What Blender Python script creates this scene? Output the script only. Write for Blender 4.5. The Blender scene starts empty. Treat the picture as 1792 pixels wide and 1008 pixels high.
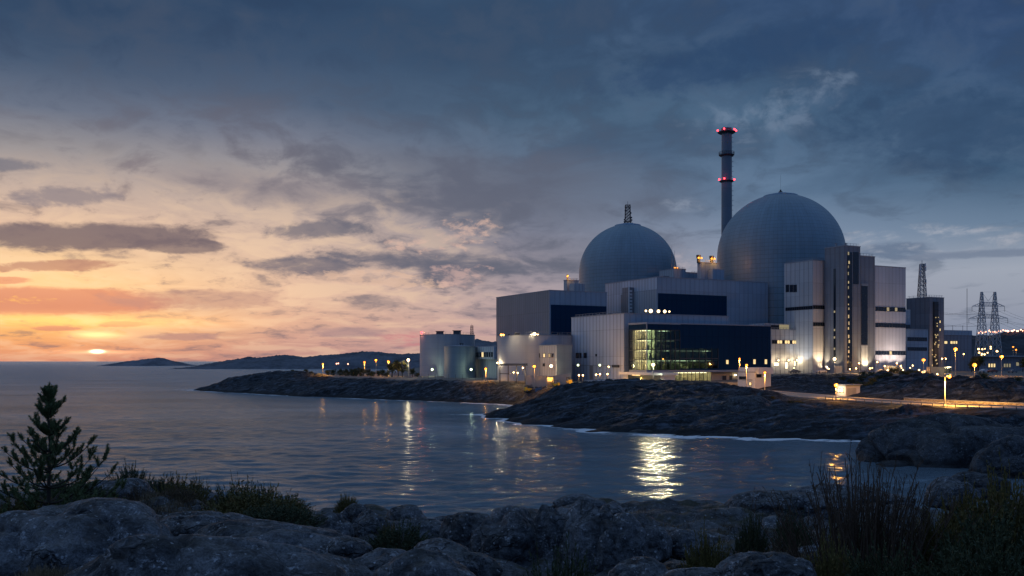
import bpy, bmesh, math, random
import numpy as np
from mathutils import Vector, Matrix
from mathutils import noise as mnoise
random.seed(7)
RNG = np.random.default_rng(11)
SC = bpy.context.scene
COL = SC.collection
R = math.radians
F = 1600.0          # focal length, in photo pixels
CX, HY = 896.0, 632.0
H = 14.0            # eye height above the sea

def srgb(r, g, b):
    def c(v):
        v /= 255.0
        return v/12.92 if v <= .04045 else ((v+.055)/1.055)**2.4
    return (c(r), c(g), c(b), 1.0)

def at(px, py, Y):
    return Vector(((px-CX)/F*Y, Y, H+(HY-py)/F*Y))

# ------------------------------------------------------------------ mesh builder
class MB:
    def __init__(s):
        s.v = []; s.f = []; s.mi = []; s.m = 0
    def add(s, vs, fs):
        o = len(s.v)
        s.v.extend([tuple(p) for p in vs])
        for f in fs:
            s.f.append(tuple(i+o for i in f)); s.mi.append(s.m)
        return s
    def box(s, x0, x1, y0, y1, z0, z1):
        vs = [(x0,y0,z0),(x1,y0,z0),(x1,y1,z0),(x0,y1,z0),(x0,y0,z1),(x1,y0,z1),(x1,y1,z1),(x0,y1,z1)]
        return s.add(vs, [(3,2,1,0),(4,5,6,7),(0,1,5,4),(1,2,6,5),(2,3,7,6),(3,0,4,7)])
    def bar(s, a, b, w, w2=None):
        a = Vector(a); b = Vector(b); d = (b-a)
        if d.length < 1e-6: return s
        d.normalize()
        up = Vector((0,0,1)) if abs(d.z) < .9 else Vector((1,0,0))
        x = d.cross(up).normalized(); y = d.cross(x).normalized()
        w2 = w if w2 is None else w2
        vs = []
        for p, ww in ((a, w), (b, w2)):
            for i, j in ((-1,-1),(1,-1),(1,1),(-1,1)):
                vs.append(p + x*(i*ww/2) + y*(j*ww/2))
        return s.add(vs, [(3,2,1,0),(4,5,6,7),(0,1,5,4),(1,2,6,5),(2,3,7,6),(3,0,4,7)])
    def tube(s, pts, rad, n=8, cap=True):
        pts = [Vector(p) for p in pts]
        rad = rad if isinstance(rad, (list, tuple)) else [rad]*len(pts)
        o = len(s.v); ref = None
        for i, p in enumerate(pts):
            d = (pts[min(i+1, len(pts)-1)] - pts[max(i-1, 0)]).normalized()
            if ref is None:
                ref = Vector((0,0,1)) if abs(d.z) < .9 else Vector((1,0,0))
            x = d.cross(ref).normalized(); y = d.cross(x).normalized()
            for k in range(n):
                a = 2*math.pi*k/n
                s.v.append(tuple(p + x*(math.cos(a)*rad[i]) + y*(math.sin(a)*rad[i])))
        for i in range(len(pts)-1):
            for k in range(n):
                k2 = (k+1) % n
                s.f.append((o+i*n+k2, o+i*n+k, o+(i+1)*n+k, o+(i+1)*n+k2)); s.mi.append(s.m)
        if cap:
            s.f.append(tuple(o+k for k in range(n))); s.mi.append(s.m)
            e = o+(len(pts)-1)*n
            s.f.append(tuple(e+k for k in reversed(range(n)))); s.mi.append(s.m)
        return s
    def lathe(s, prof, n=48, cx=0, cy=0):
        o = len(s.v)
        for (r, z) in prof:
            for k in range(n):
                a = 2*math.pi*k/n
                s.v.append((cx+math.cos(a)*r, cy+math.sin(a)*r, z))
        for i in range(len(prof)-1):
            for k in range(n):
                k2 = (k+1) % n
                s.f.append((o+i*n+k, o+i*n+k2, o+(i+1)*n+k2, o+(i+1)*n+k)); s.mi.append(s.m)
        return s
    def disc(s, r, z, n=48, cx=0, cy=0):
        o = len(s.v)
        for k in range(n):
            a = 2*math.pi*k/n
            s.v.append((cx+math.cos(a)*r, cy+math.sin(a)*r, z))
        s.f.append(tuple(range(o, o+n))); s.mi.append(s.m)
        return s
    def build(s, name, mats, parent=None, smooth=False, loc=(0,0,0), rz=0):
        me = bpy.data.meshes.new(name)
        me.from_pydata(s.v, [], s.f)
        mats = mats if isinstance(mats, (list, tuple)) else [mats]
        for m in mats: me.materials.append(m)
        if len(mats) > 1: me.polygons.foreach_set('material_index', s.mi)
        if smooth: me.polygons.foreach_set('use_smooth', [True]*len(me.polygons))
        me.update()
        o = bpy.data.objects.new(name, me); COL.objects.link(o)
        o.location = loc; o.rotation_euler = (0, 0, rz)
        if parent: o.parent = parent
        return o

def np_mesh(name, V, Fq, mat, smooth=True, parent=None, attrs=None):
    me = bpy.data.meshes.new(name)
    me.vertices.add(len(V)); me.vertices.foreach_set('co', np.asarray(V, np.float32).ravel())
    Fq = np.asarray(Fq, np.int32); k = Fq.shape[1]
    me.loops.add(Fq.size); me.loops.foreach_set('vertex_index', Fq.ravel())
    me.polygons.add(len(Fq))
    me.polygons.foreach_set('loop_start', np.arange(0, Fq.size, k, dtype=np.int32))
    me.polygons.foreach_set('loop_total', np.full(len(Fq), k, np.int32))
    if smooth: me.polygons.foreach_set('use_smooth', np.ones(len(Fq), bool))
    me.materials.append(mat)
    for an, arr in (attrs or {}).items():
        a = me.attributes.new(an, 'FLOAT', 'POINT'); a.data.foreach_set('value', np.asarray(arr, np.float32).ravel())
    me.update(calc_edges=True); me.validate()
    o = bpy.data.objects.new(name, me); COL.objects.link(o)
    if parent: o.parent = parent
    return o

def tag(o, label, cat, group=None, kind=None):
    if label: o['label'] = label
    if cat: o['category'] = cat
    if group: o['group'] = group
    if kind: o['kind'] = kind
    return o
def thing(name, label, cat, loc=(0,0,0), rz=0, group=None):
    o = bpy.data.objects.new(name, None); COL.objects.link(o)
    o.empty_display_size = .5
    o.location = loc; o.rotation_euler = (0,0,rz)
    return tag(o, label, cat, group)
def copy_tree(o, loc=None, rz=None, sc=None, label=None, group=None):
    r = o.copy(); COL.objects.link(r)
    for ch in o.children:
        c = ch.copy(); COL.objects.link(c); c.parent = r
        for g in ch.children:
            d = g.copy(); COL.objects.link(d); d.parent = c
    if loc is not None: r.location = loc
    if rz is not None: r.rotation_euler = (0,0,rz)
    if sc is not None: r.scale = sc if hasattr(sc, '__len__') else (sc,)*3
    if label: r['label'] = label
    if group: r['group'] = group
    return r

# ------------------------------------------------------------------ numpy noise
_P = RNG.permutation(512).astype(np.int64)
_G = RNG.normal(size=(512, 2)); _G /= np.linalg.norm(_G, axis=1)[:, None]
def gnoise(x, y, seed=0):
    xi = np.floor(x).astype(np.int64); yi = np.floor(y).astype(np.int64)
    fx = x-xi; fy = y-yi
    u = fx*fx*fx*(fx*(fx*6-15)+10); v = fy*fy*fy*(fy*(fy*6-15)+10)
    def g(ix, iy, dx, dy):
        h = _P[(_P[(ix+seed*37) & 511] + iy*7 + seed*91) & 511]
        return _G[h, 0]*dx + _G[h, 1]*dy
    a = g(xi, yi, fx, fy); b = g(xi+1, yi, fx-1, fy); c = g(xi, yi+1, fx, fy-1); d = g(xi+1, yi+1, fx-1, fy-1)
    return (a+(b-a)*u)*(1-v) + (c+(d-c)*u)*v
def fbm(x, y, o=5, seed=0, gain=.5):
    t = 0; a = 1.
    for k in range(o):
        t = t + a*gnoise(x*2**k, y*2**k, seed+k); a *= gain
    return t
def billow(x, y, o=4, seed=0, gain=.5):
    t = 0; a = 1.
    for k in range(o):
        t = t + a*(np.abs(gnoise(x*2**k, y*2**k, seed+k))*2.8-.35); a *= gain
    return t
def sstep(a, b, x):
    t = np.clip((x-a)/(b-a), 0, 1); return t*t*(3-2*t)

# ------------------------------------------------------------------ node helpers
class G:
    """small expression layer over a node tree"""
    def __init__(s, nt): s.nt = nt; s.L = nt.links
    def n(s, t, **kw):
        nd = s.nt.nodes.new(t)
        for k, v in kw.items(): setattr(nd, k, v)
        return nd
    def put(s, sock, v):
        if isinstance(v, bpy.types.NodeSocket): s.L.new(v, sock)
        elif v is not None:
            try: sock.default_value = v
            except Exception: sock.default_value = (v, v, v)
    def m(s, op, a, b=None, c=None, clamp=False):
        nd = s.n('ShaderNodeMath', operation=op); nd.use_clamp = clamp
        for i, v in enumerate((a, b, c)): s.put(nd.inputs[i], v)
        return nd.outputs[0]
    def add(s, a, b): return s.m('ADD', a, b)
    def sub(s, a, b): return s.m('SUBTRACT', a, b)
    def mul(s, a, b): return s.m('MULTIPLY', a, b)
    def div(s, a, b): return s.m('DIVIDE', a, b)
    def ss(s, a, b, x, lo=0., hi=1., lin=False):
        nd = s.n('ShaderNodeMapRange'); nd.interpolation_type = 'LINEAR' if lin else 'SMOOTHSTEP'
        s.put(nd.inputs[0], x); s.put(nd.inputs[1], a); s.put(nd.inputs[2], b); s.put(nd.inputs[3], lo); s.put(nd.inputs[4], hi)
        return nd.outputs[0]
    def mix(s, f, a, b, bt='MIX'):
        nd = s.n('ShaderNodeMix', data_type='RGBA', blend_type=bt)
        s.put(nd.inputs[0], f); s.put(nd.inputs[6], a); s.put(nd.inputs[7], b)
        return nd.outputs[2]
    def mixf(s, f, a, b):
        nd = s.n('ShaderNodeMix', data_type='FLOAT')
        s.put(nd.inputs[0], f); s.put(nd.inputs[2], a); s.put(nd.inputs[3], b)
        return nd.outputs[0]
    def vec(s, x, y, z=0.):
        nd = s.n('ShaderNodeCombineXYZ'); s.put(nd.inputs[0], x); s.put(nd.inputs[1], y); s.put(nd.inputs[2], z)
        return nd.outputs[0]
    def sep(s, v):
        nd = s.n('ShaderNodeSeparateXYZ'); s.put(nd.inputs[0], v); return nd.outputs
    def vmul(s, v, xyz):
        nd = s.n('ShaderNodeVectorMath', operation='MULTIPLY'); s.put(nd.inputs[0], v); s.put(nd.inputs[1], xyz); return nd.outputs[0]
    def vadd(s, v, xyz):
        nd = s.n('ShaderNodeVectorMath', operation='ADD'); s.put(nd.inputs[0], v); s.put(nd.inputs[1], xyz); return nd.outputs[0]
    def noise(s, v, scale=1., detail=4., rough=.5, dist=0., lac=2., dim='3D', out=0):
        nd = s.n('ShaderNodeTexNoise'); nd.noise_dimensions = dim
        s.put(nd.inputs['Vector'], v); s.put(nd.inputs['Scale'], scale); s.put(nd.inputs['Detail'], detail)
        s.put(nd.inputs['Roughness'], rough); s.put(nd.inputs['Distortion'], dist); s.put(nd.inputs['Lacunarity'], lac)
        return nd.outputs[out]
    def voro(s, v, scale=1., feat='F1', out='Distance'):
        nd = s.n('ShaderNodeTexVoronoi', feature=feat); s.put(nd.inputs['Vector'], v); s.put(nd.inputs['Scale'], scale)
        return nd.outputs[out]
    def ramp(s, f, stops):
        nd = s.n('ShaderNodeValToRGB'); e = nd.color_ramp.elements
        e[0].position, e[0].color = stops[0]; e[1].position, e[1].color = stops[-1]
        for p, c in stops[1:-1]:
            q = e.new(p); q.color = c
        s.put(nd.inputs[0], f); return nd.outputs[0]
    def bump(s, h, strength=.5, dist=.1, normal=None):
        nd = s.n('ShaderNodeBump'); s.put(nd.inputs['Strength'], strength); s.put(nd.inputs['Distance'], dist)
        s.put(nd.inputs['Height'], h)
        if normal is not None: s.put(nd.inputs['Normal'], normal)
        return nd.outputs[0]
    def oc(s): return s.n('ShaderNodeTexCoord').outputs['Object']
    def pos(s): return s.n('ShaderNodeNewGeometry').outputs['Position']
    def attr(s, name): return s.n('ShaderNodeAttribute', attribute_name=name).outputs['Fac']

def new_mat(name):
    m = bpy.data.materials.new(name); m.use_nodes = True
    g = G(m.node_tree); b = m.node_tree.nodes['Principled BSDF']
    return m, g, b
def setp(g, b, col=None, rough=None, metal=None, spec=None, normal=None, emit=None, estr=None):
    if col is not None: g.put(b.inputs['Base Color'], col)
    if rough is not None: g.put(b.inputs['Roughness'], rough)
    if metal is not None: g.put(b.inputs['Metallic'], metal)
    if spec is not None: g.put(b.inputs['Specular IOR Level'], spec)
    if normal is not None: g.put(b.inputs['Normal'], normal)
    if emit is not None: g.put(b.inputs['Emission Color'], emit)
    if estr is not None: g.put(b.inputs['Emission Strength'], estr)
def c4(r, g, b): return (r, g, b, 1.)

# ------------------------------------------------------------------ sky
def P(px, py):
    a = math.atan((px-CX)/F); return math.degrees(a), math.degrees(math.atan((HY-py)/F*math.cos(a)))

def make_world():
    w = bpy.data.worlds.new('World'); SC.world = w; w.use_nodes = True
    nt = w.node_tree; g = G(nt); bg = nt.nodes['Background']; out = nt.nodes['World Output']
    d = g.n('ShaderNodeTexCoord').outputs['Generated']
    nrm = g.n('ShaderNodeVectorMath', operation='NORMALIZE'); g.put(nrm.inputs[0], d); dv = nrm.outputs[0]
    x, y, z = g.sep(dv)
    az = g.mul(g.m('ARCTAN2', x, y), 57.29578)
    el = g.mul(g.m('ARCSINE', z), 57.29578)
    ZEN = c4(.150, .230, .350)
    def col_ramp(px, stops, zen=ZEN):
        st = []
        for py, c in reversed(stops):
            e = P(px, py)[1]
            st.append((min(max(e, 0)/45, 1), srgb(*c) if max(c) > 2 else c4(*c)))
        st.append((.78, zen)); st.append((1., zen))
        return g.ramp(g.mul(el, 1/45), st)
    K = [
     (100, [(0,(36,67,99)),(60,(48,76,106)),(110,(62,87,115)),(190,(100,114,135)),(260,(150,148,152)),(330,(196,176,164)),(400,(226,192,166)),(460,(248,208,158)),(520,(251,200,138)),(570,(250,190,116)),(605,(243,168,116)),(632,(222,148,118))]),
     (500, [(0,(37,66,98)),(100,(54,80,110)),(180,(78,98,124)),(240,(118,126,144)),(300,(156,152,156)),(360,(188,170,162)),(440,(218,188,168)),(520,(234,194,165)),(560,(224,178,152)),(600,(208,160,144)),(632,(192,145,136))]),
     (900, [(0,(35,66,98)),(100,(43,72,102)),(200,(62,90,117)),(300,(90,108,132)),(400,(122,127,146)),(470,(158,150,160)),(540,(184,162,164)),(590,(190,158,158)),(632,(176,146,148))]),
     (1350,[(0,(35,66,106)),(100,(41,72,107)),(200,(66,98,128)),(260,(80,108,138)),(340,(98,124,153)),(430,(132,148,172)),(500,(155,160,176)),(560,(150,152,168)),(632,(125,132,152))]),
     (1750,[(0,(32,62,105)),(100,(36,68,108)),(200,(48,80,113)),(300,(62,92,122)),(390,(105,128,154)),(470,(158,166,181)),(540,(148,155,172)),(590,(132,144,167)),(632,(112,126,152))]),
    ]
    cols = [(P(px, 632)[0], col_ramp(px, st)) for px, st in K]
    c = cols[0][1]
    for (a0, _), (a1, nx) in zip(cols, cols[1:]):
        c = g.mix(g.ss(a0, a1, az, lin=True), c, nx)
    # ------ the clouds
    elc = g.mul(g.m('LOGARITHM', g.add(g.div(g.m('MAXIMUM', el, 0.), 5.), 1.), 2.718), 8.)   # crowds the layers near the horizon
    wv = g.vec(g.mul(az, .085), g.mul(elc, .42), 0.)
    warp = g.noise(wv, 1.6, 3, .55, 0)
    n1 = g.noise(g.vec(g.mul(az, .10), g.mul(elc, .50), 3.1), 1., 9, .56, .55)
    n2 = g.noise(g.vec(g.mul(az, .30), g.mul(elc, 1.35), 7.7), 1., 7, .58, .4)
    n3 = g.noise(g.vec(g.mul(az, 1.1), g.mul(elc, 3.4), 1.3), 1., 5, .6, .3)
    nd_ = g.add(g.mul(n2, .6), g.mul(n3, .4))
    def ell(px0, px1, py0, py1, tilt=0., soft=.5, amp=.55, nn=None, warp_=1.):
        """a soft cloud body around a direction; its edge is torn by noise"""
        a0, e0 = P((px0+px1)/2, (py0+py1)/2)
        ra = abs(P(px1, HY)[0]-P(px0, HY)[0])/2; re = abs(P((px0+px1)/2, py0)[1]-P((px0+px1)/2, py1)[1])/2
        da = g.sub(az, a0); de = g.sub(g.sub(el, e0), g.mul(da, -math.tan(R(tilt))))
        q = g.add(g.m('POWER', g.m('ABSOLUTE', g.div(da, ra)), 2.), g.m('POWER', g.m('ABSOLUTE', g.div(de, re)), 2.))
        q = g.add(q, g.mul(g.sub(nn if nn is not None else nd_, .5), -amp*7.5))
        return g.ss(1.0+soft*.5, 1.0-soft, q)
    # torn layer between blue and pink
    big = ell(250, 1130, 235, 520, 9, 1.2, .5, n1)
    lay = g.mul(g.ss(.47, .62, g.add(g.mul(n1, .55), g.mul(n2, .45))), big)
    slate_l = c4(*srgb(112,106,116)[:3]); slate_r = c4(*srgb(72,90,114)[:3]); slate_m = c4(*srgb(96,102,120)[:3])
    scol = g.mix(g.ss(-26, -4, az), slate_l, slate_m); scol = g.mix(g.ss(-4, 16, az), scol, slate_r)
    c = g.mix(g.mul(lay, .78), c, scol)
    # broken upper deck toward the plant, darker and lighter patches
    deck = g.mul(g.ss(-16, 4, az), g.ss(7, 13, el))
    up = g.ss(.40, .66, g.add(g.mul(n1, .7), g.mul(n2, .3)))
    c = g.mix(g.mul(g.mul(up, deck), .50), c, c4(*srgb(50,77,109)[:3]))
    c = g.mix(g.mul(g.mul(g.ss(.56, .36, g.add(g.mul(n1, .6), g.mul(n2, .4))), deck), .24), c, c4(*srgb(120,142,170)[:3]))
    mot = g.mul(g.ss(.44, .62, g.add(g.mul(n1, .5), g.mul(n2, .5))), g.ss(8.5, 14, el)); c = g.mix(g.mul(mot, .42), c, c4(*srgb(70,84,106)[:3]))
    mot2 = g.mul(g.ss(.50, .34, g.add(g.mul(n1, .35), g.mul(n2, .65))), g.ss(8.5, 14, el)); c = g.mix(g.mul(mot2, .30), c, c4(*srgb(34,56,86)[:3]))
    # soft streaks all over the low sky
    st = g.mul(g.ss(.50, .68, n2), g.ss(17, 9, el))
    c = g.mix(g.mul(st, .42), c, scol)
    st2 = g.mul(g.ss(.52, .66, g.add(g.mul(n3, .55), g.mul(n2, .45))), g.mul(g.ss(15, 8, el), g.ss(12, -4, az))); c = g.mix(g.mul(st2, .45), c, scol)
    sl = g.mul(g.ss(.52, .36, n2), g.mul(g.ss(13, 6, el), g.ss(4, -8, az)))
    c = g.mix(g.mul(sl, .30), c, c4(*srgb(255,220,180)[:3]))
    # single clouds
    bank = c4(*srgb(104,99,110)[:3]); pinkc = c4(*srgb(218,142,116)[:3]); dimp = c4(*srgb(178,140,134)[:3])
    for args, colr, op in (
        ((620, 1180, 262, 400, 4, 1.3, .5, n1), slate_m, .62),
        ((780, 1260, 395, 505, 2, 1.3, .5, n2), slate_m, .45),
        ((280, 700, 300, 372, 5, 1.3, .6, n2), c4(*srgb(128,124,134)[:3]), .6),
        ((-120, 400, 388, 440, -3.2, .55, .34), bank, .88),
        ((230, 400, 418, 444, -2, .5, .45), bank, .75),
        ((430, 640, 446, 480, -2, .9, .60), slate_m, .8),
        ((560, 1000, 440, 478, 2, 1.1, .65), slate_m, .8),
        ((740, 800, 470, 505, 0, .6, .5), slate_m, .75),
        ((-60, 225, 455, 476, -4, .5, .5), g.mix(.5, bank, pinkc), .75),
        ((-40, 60, 483, 498, -2, .5, .4), pinkc, .8),
        ((-200, 350, 500, 553, -.5, .45, .24), pinkc, .9),
        ((180, 520, 505, 545, -2, .8, .5), dimp, .55),
        ((50, 140, 571, 579, 0, .5, .5), pinkc, .8),
        ((170, 260, 562, 573, -1, .5, .5), pinkc, .7),
        ((235, 400, 583, 596, -1, .6, .5), dimp, .7),
        ((540, 680, 572, 592, 0, .8, .5), c4(*srgb(160,135,140)[:3]), .6),
        ((20, 210, 325, 362, -5, .7, .6), c4(*srgb(136,130,138)[:3]), .8),
        ((-80, 90, 275, 300, -4, .8, .6), c4(*srgb(112,116,130)[:3]), .8),
        ((470, 640, 385, 420, -3, .7, .6), slate_m, .75),
        ((1500, 1640, 420, 452, 0, .6, .5), c4(*srgb(98,116,142)[:3]), .85),
        ((1570, 1900, 436, 452, 0, .7, .5), c4(*srgb(108,122,146)[:3]), .7),
        ((1380, 1950, 150, 300, 10, 1.0, .6), c4(*srgb(40,68,102)[:3]), .6),
        ((1050, 1500, 60, 150, -8, 1.0, .6), c4(*srgb(36,66,104)[:3]), .6),
    ):
        c = g.mix(g.mul(ell(*args), op), c, colr)
    # lit breaks
    for args, colr, op in (
        ((1220, 1460, 150, 235, -8, 1.6, 1.1, n2), c4(*srgb(136,156,182)[:3]), .38),
        ((1165, 1230, 346, 370, 0, 1.6, .9, n2), c4(*srgb(150,162,182)[:3]), .5),
        ((700, 850, 392, 440, -10, 1.1, 1.0, n3), c4(*srgb(228,190,172)[:3]), .7),
        ((560, 760, 474, 505, 3, 1.0, .9, n3), c4(*srgb(240,200,172)[:3]), .6),
        ((760, 850, 465, 500, 0, 1.0, .9, n3), c4(*srgb(214,178,170)[:3]), .6),
        ((1480, 1760, 396, 440, 3, 1.4, 1.1, n2), c4(*srgb(176,180,192)[:3]), .7),
        ((1170, 1270, 432, 480, 0, 1.6, .9, n2), c4(*srgb(198,186,192)[:3]), .6),
        ((0, 95, 519, 531, -2, .7, .6, n3), c4(*srgb(255,190,110)[:3]), .9),
        ((660, 800, 580, 606, 0, 1.0, .6, n2), c4(*srgb(222,138,140)[:3]), .55),
    ):
        c = g.mix(g.mul(g.mul(ell(*args), g.ss(.40, .62, g.add(g.mul(n2, .5), g.mul(n3, .5)))), op), c, colr)
    # the low sun: a sliver of disc under the cloud, its glow above
    def glow(px, py, sa, se, colr, k):
        a0, e0 = P(px, py)
        q = g.add(g.m('POWER', g.div(g.sub(az, a0), sa), 2.), g.m('POWER', g.div(g.sub(el, e0), se), 2.))
        f = g.mul(g.m('EXPONENT', g.mul(q, -1.)), k)
        nd = g.n('ShaderNodeMix', data_type='RGBA', blend_type='ADD'); g.put(nd.inputs[0], f); g.put(nd.inputs[6], c); g.put(nd.inputs[7], colr)
        return nd.outputs[2]
    lo = g.ss(553, 553, 0)
    c = glow(165, 562, 7.0, .38, c4(1., .52, .10), .50)
    c = glow(170, 586, 1.3, .20, c4(1.2, .85, .35), .75)
    c = glow(80, 490, 8.0, .9, c4(.6, .33, .10), .22)
    c = glow(170, 616, 2.2, .10, c4(1.0, .55, .25), .5)
    c = glow(170, 615, .26, .075, c4(4., 3.2, 2.0), 2.0)
    # the rest of the dome, behind the viewpoint: unseen blue sky, brightened to light walls and rocks
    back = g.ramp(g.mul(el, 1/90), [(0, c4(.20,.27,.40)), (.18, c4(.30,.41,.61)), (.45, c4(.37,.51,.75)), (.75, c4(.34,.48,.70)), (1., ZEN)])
    # tinted by bearing so it lights the side walls paler than the fronts
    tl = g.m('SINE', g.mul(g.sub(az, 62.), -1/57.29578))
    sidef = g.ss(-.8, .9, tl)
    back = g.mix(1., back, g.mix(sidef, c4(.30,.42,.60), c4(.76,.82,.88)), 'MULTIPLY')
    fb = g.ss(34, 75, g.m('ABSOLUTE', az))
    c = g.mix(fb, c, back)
    # below the horizon
    c = g.mix(g.ss(-.4, -3., el), c, c4(.02,.03,.045))
    sky = g.n('ShaderNodeTexSky'); sky.sky_type = 'NISHITA'; sky.sun_disc = False
    sky.sun_elevation = R(1.0); sky.sun_rotation = R(-24.4); sky.altitude = 10; sky.air_density = 1.2; sky.dust_density = 2.0
    bg2 = g.n('ShaderNodeBackground'); g.put(bg2.inputs[0], sky.outputs[0]); bg2.inputs[1].default_value = .006
    add = g.n('ShaderNodeAddShader')
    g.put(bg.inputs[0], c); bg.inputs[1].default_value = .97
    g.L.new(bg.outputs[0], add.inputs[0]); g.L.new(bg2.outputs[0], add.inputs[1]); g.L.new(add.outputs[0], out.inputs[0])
make_world()
SC.world.cycles.sampling_method = 'MANUAL'; SC.world.cycles.sample_map_resolution = 1024

def setup():
    sun = bpy.data.lights.new('sun', 'SUN'); sun.energy = .002; sun.angle = R(5); sun.color = (1., .50, .30)
    so = bpy.data.objects.new('sun', sun); COL.objects.link(so)
    d = Vector((math.sin(R(-24.4))*math.cos(R(2.0)), math.cos(R(-24.4))*math.cos(R(2.0)), math.sin(R(2.0))))
    so.rotation_euler = (-d).to_track_quat('-Z', 'Y').to_euler(); so.location = (-300, 500, 120)
    cam = bpy.data.cameras.new('camera'); co = bpy.data.objects.new('camera', cam); COL.objects.link(co)
    co.location = (0, 0, H); co.rotation_euler = (R(90), 0, 0)
    cam.sensor_width = 36; cam.lens = 36*F/1792; cam.shift_y = (HY-504)/1792.0
    cam.clip_start = .5; cam.clip_end = 90000
    SC.camera = co
    SC.view_settings.view_transform = 'Standard'; SC.view_settings.look = 'None'
    SC.view_settings.exposure = 0; SC.view_settings.gamma = 1; SC.view_settings.use_curve_mapping = False
    SC.render.engine = 'CYCLES'
    cy = SC.cycles
    cy.max_bounces = 5; cy.diffuse_bounces = 2; cy.glossy_bounces = 3; cy.transmission_bounces = 3; cy.transparent_max_bounces = 6
    cy.sample_clamp_indirect = 4; cy.use_light_tree = True; cy.caustics_reflective = False; cy.caustics_refractive = False
    cy.use_denoising = True
    try: cy.denoiser = 'OPENIMAGEDENOISE'
    except Exception: pass
setup()
# ------------------------------------------------------------------ the land across the bay
def zk(D, py): return H + (HY-py)*D/F
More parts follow.
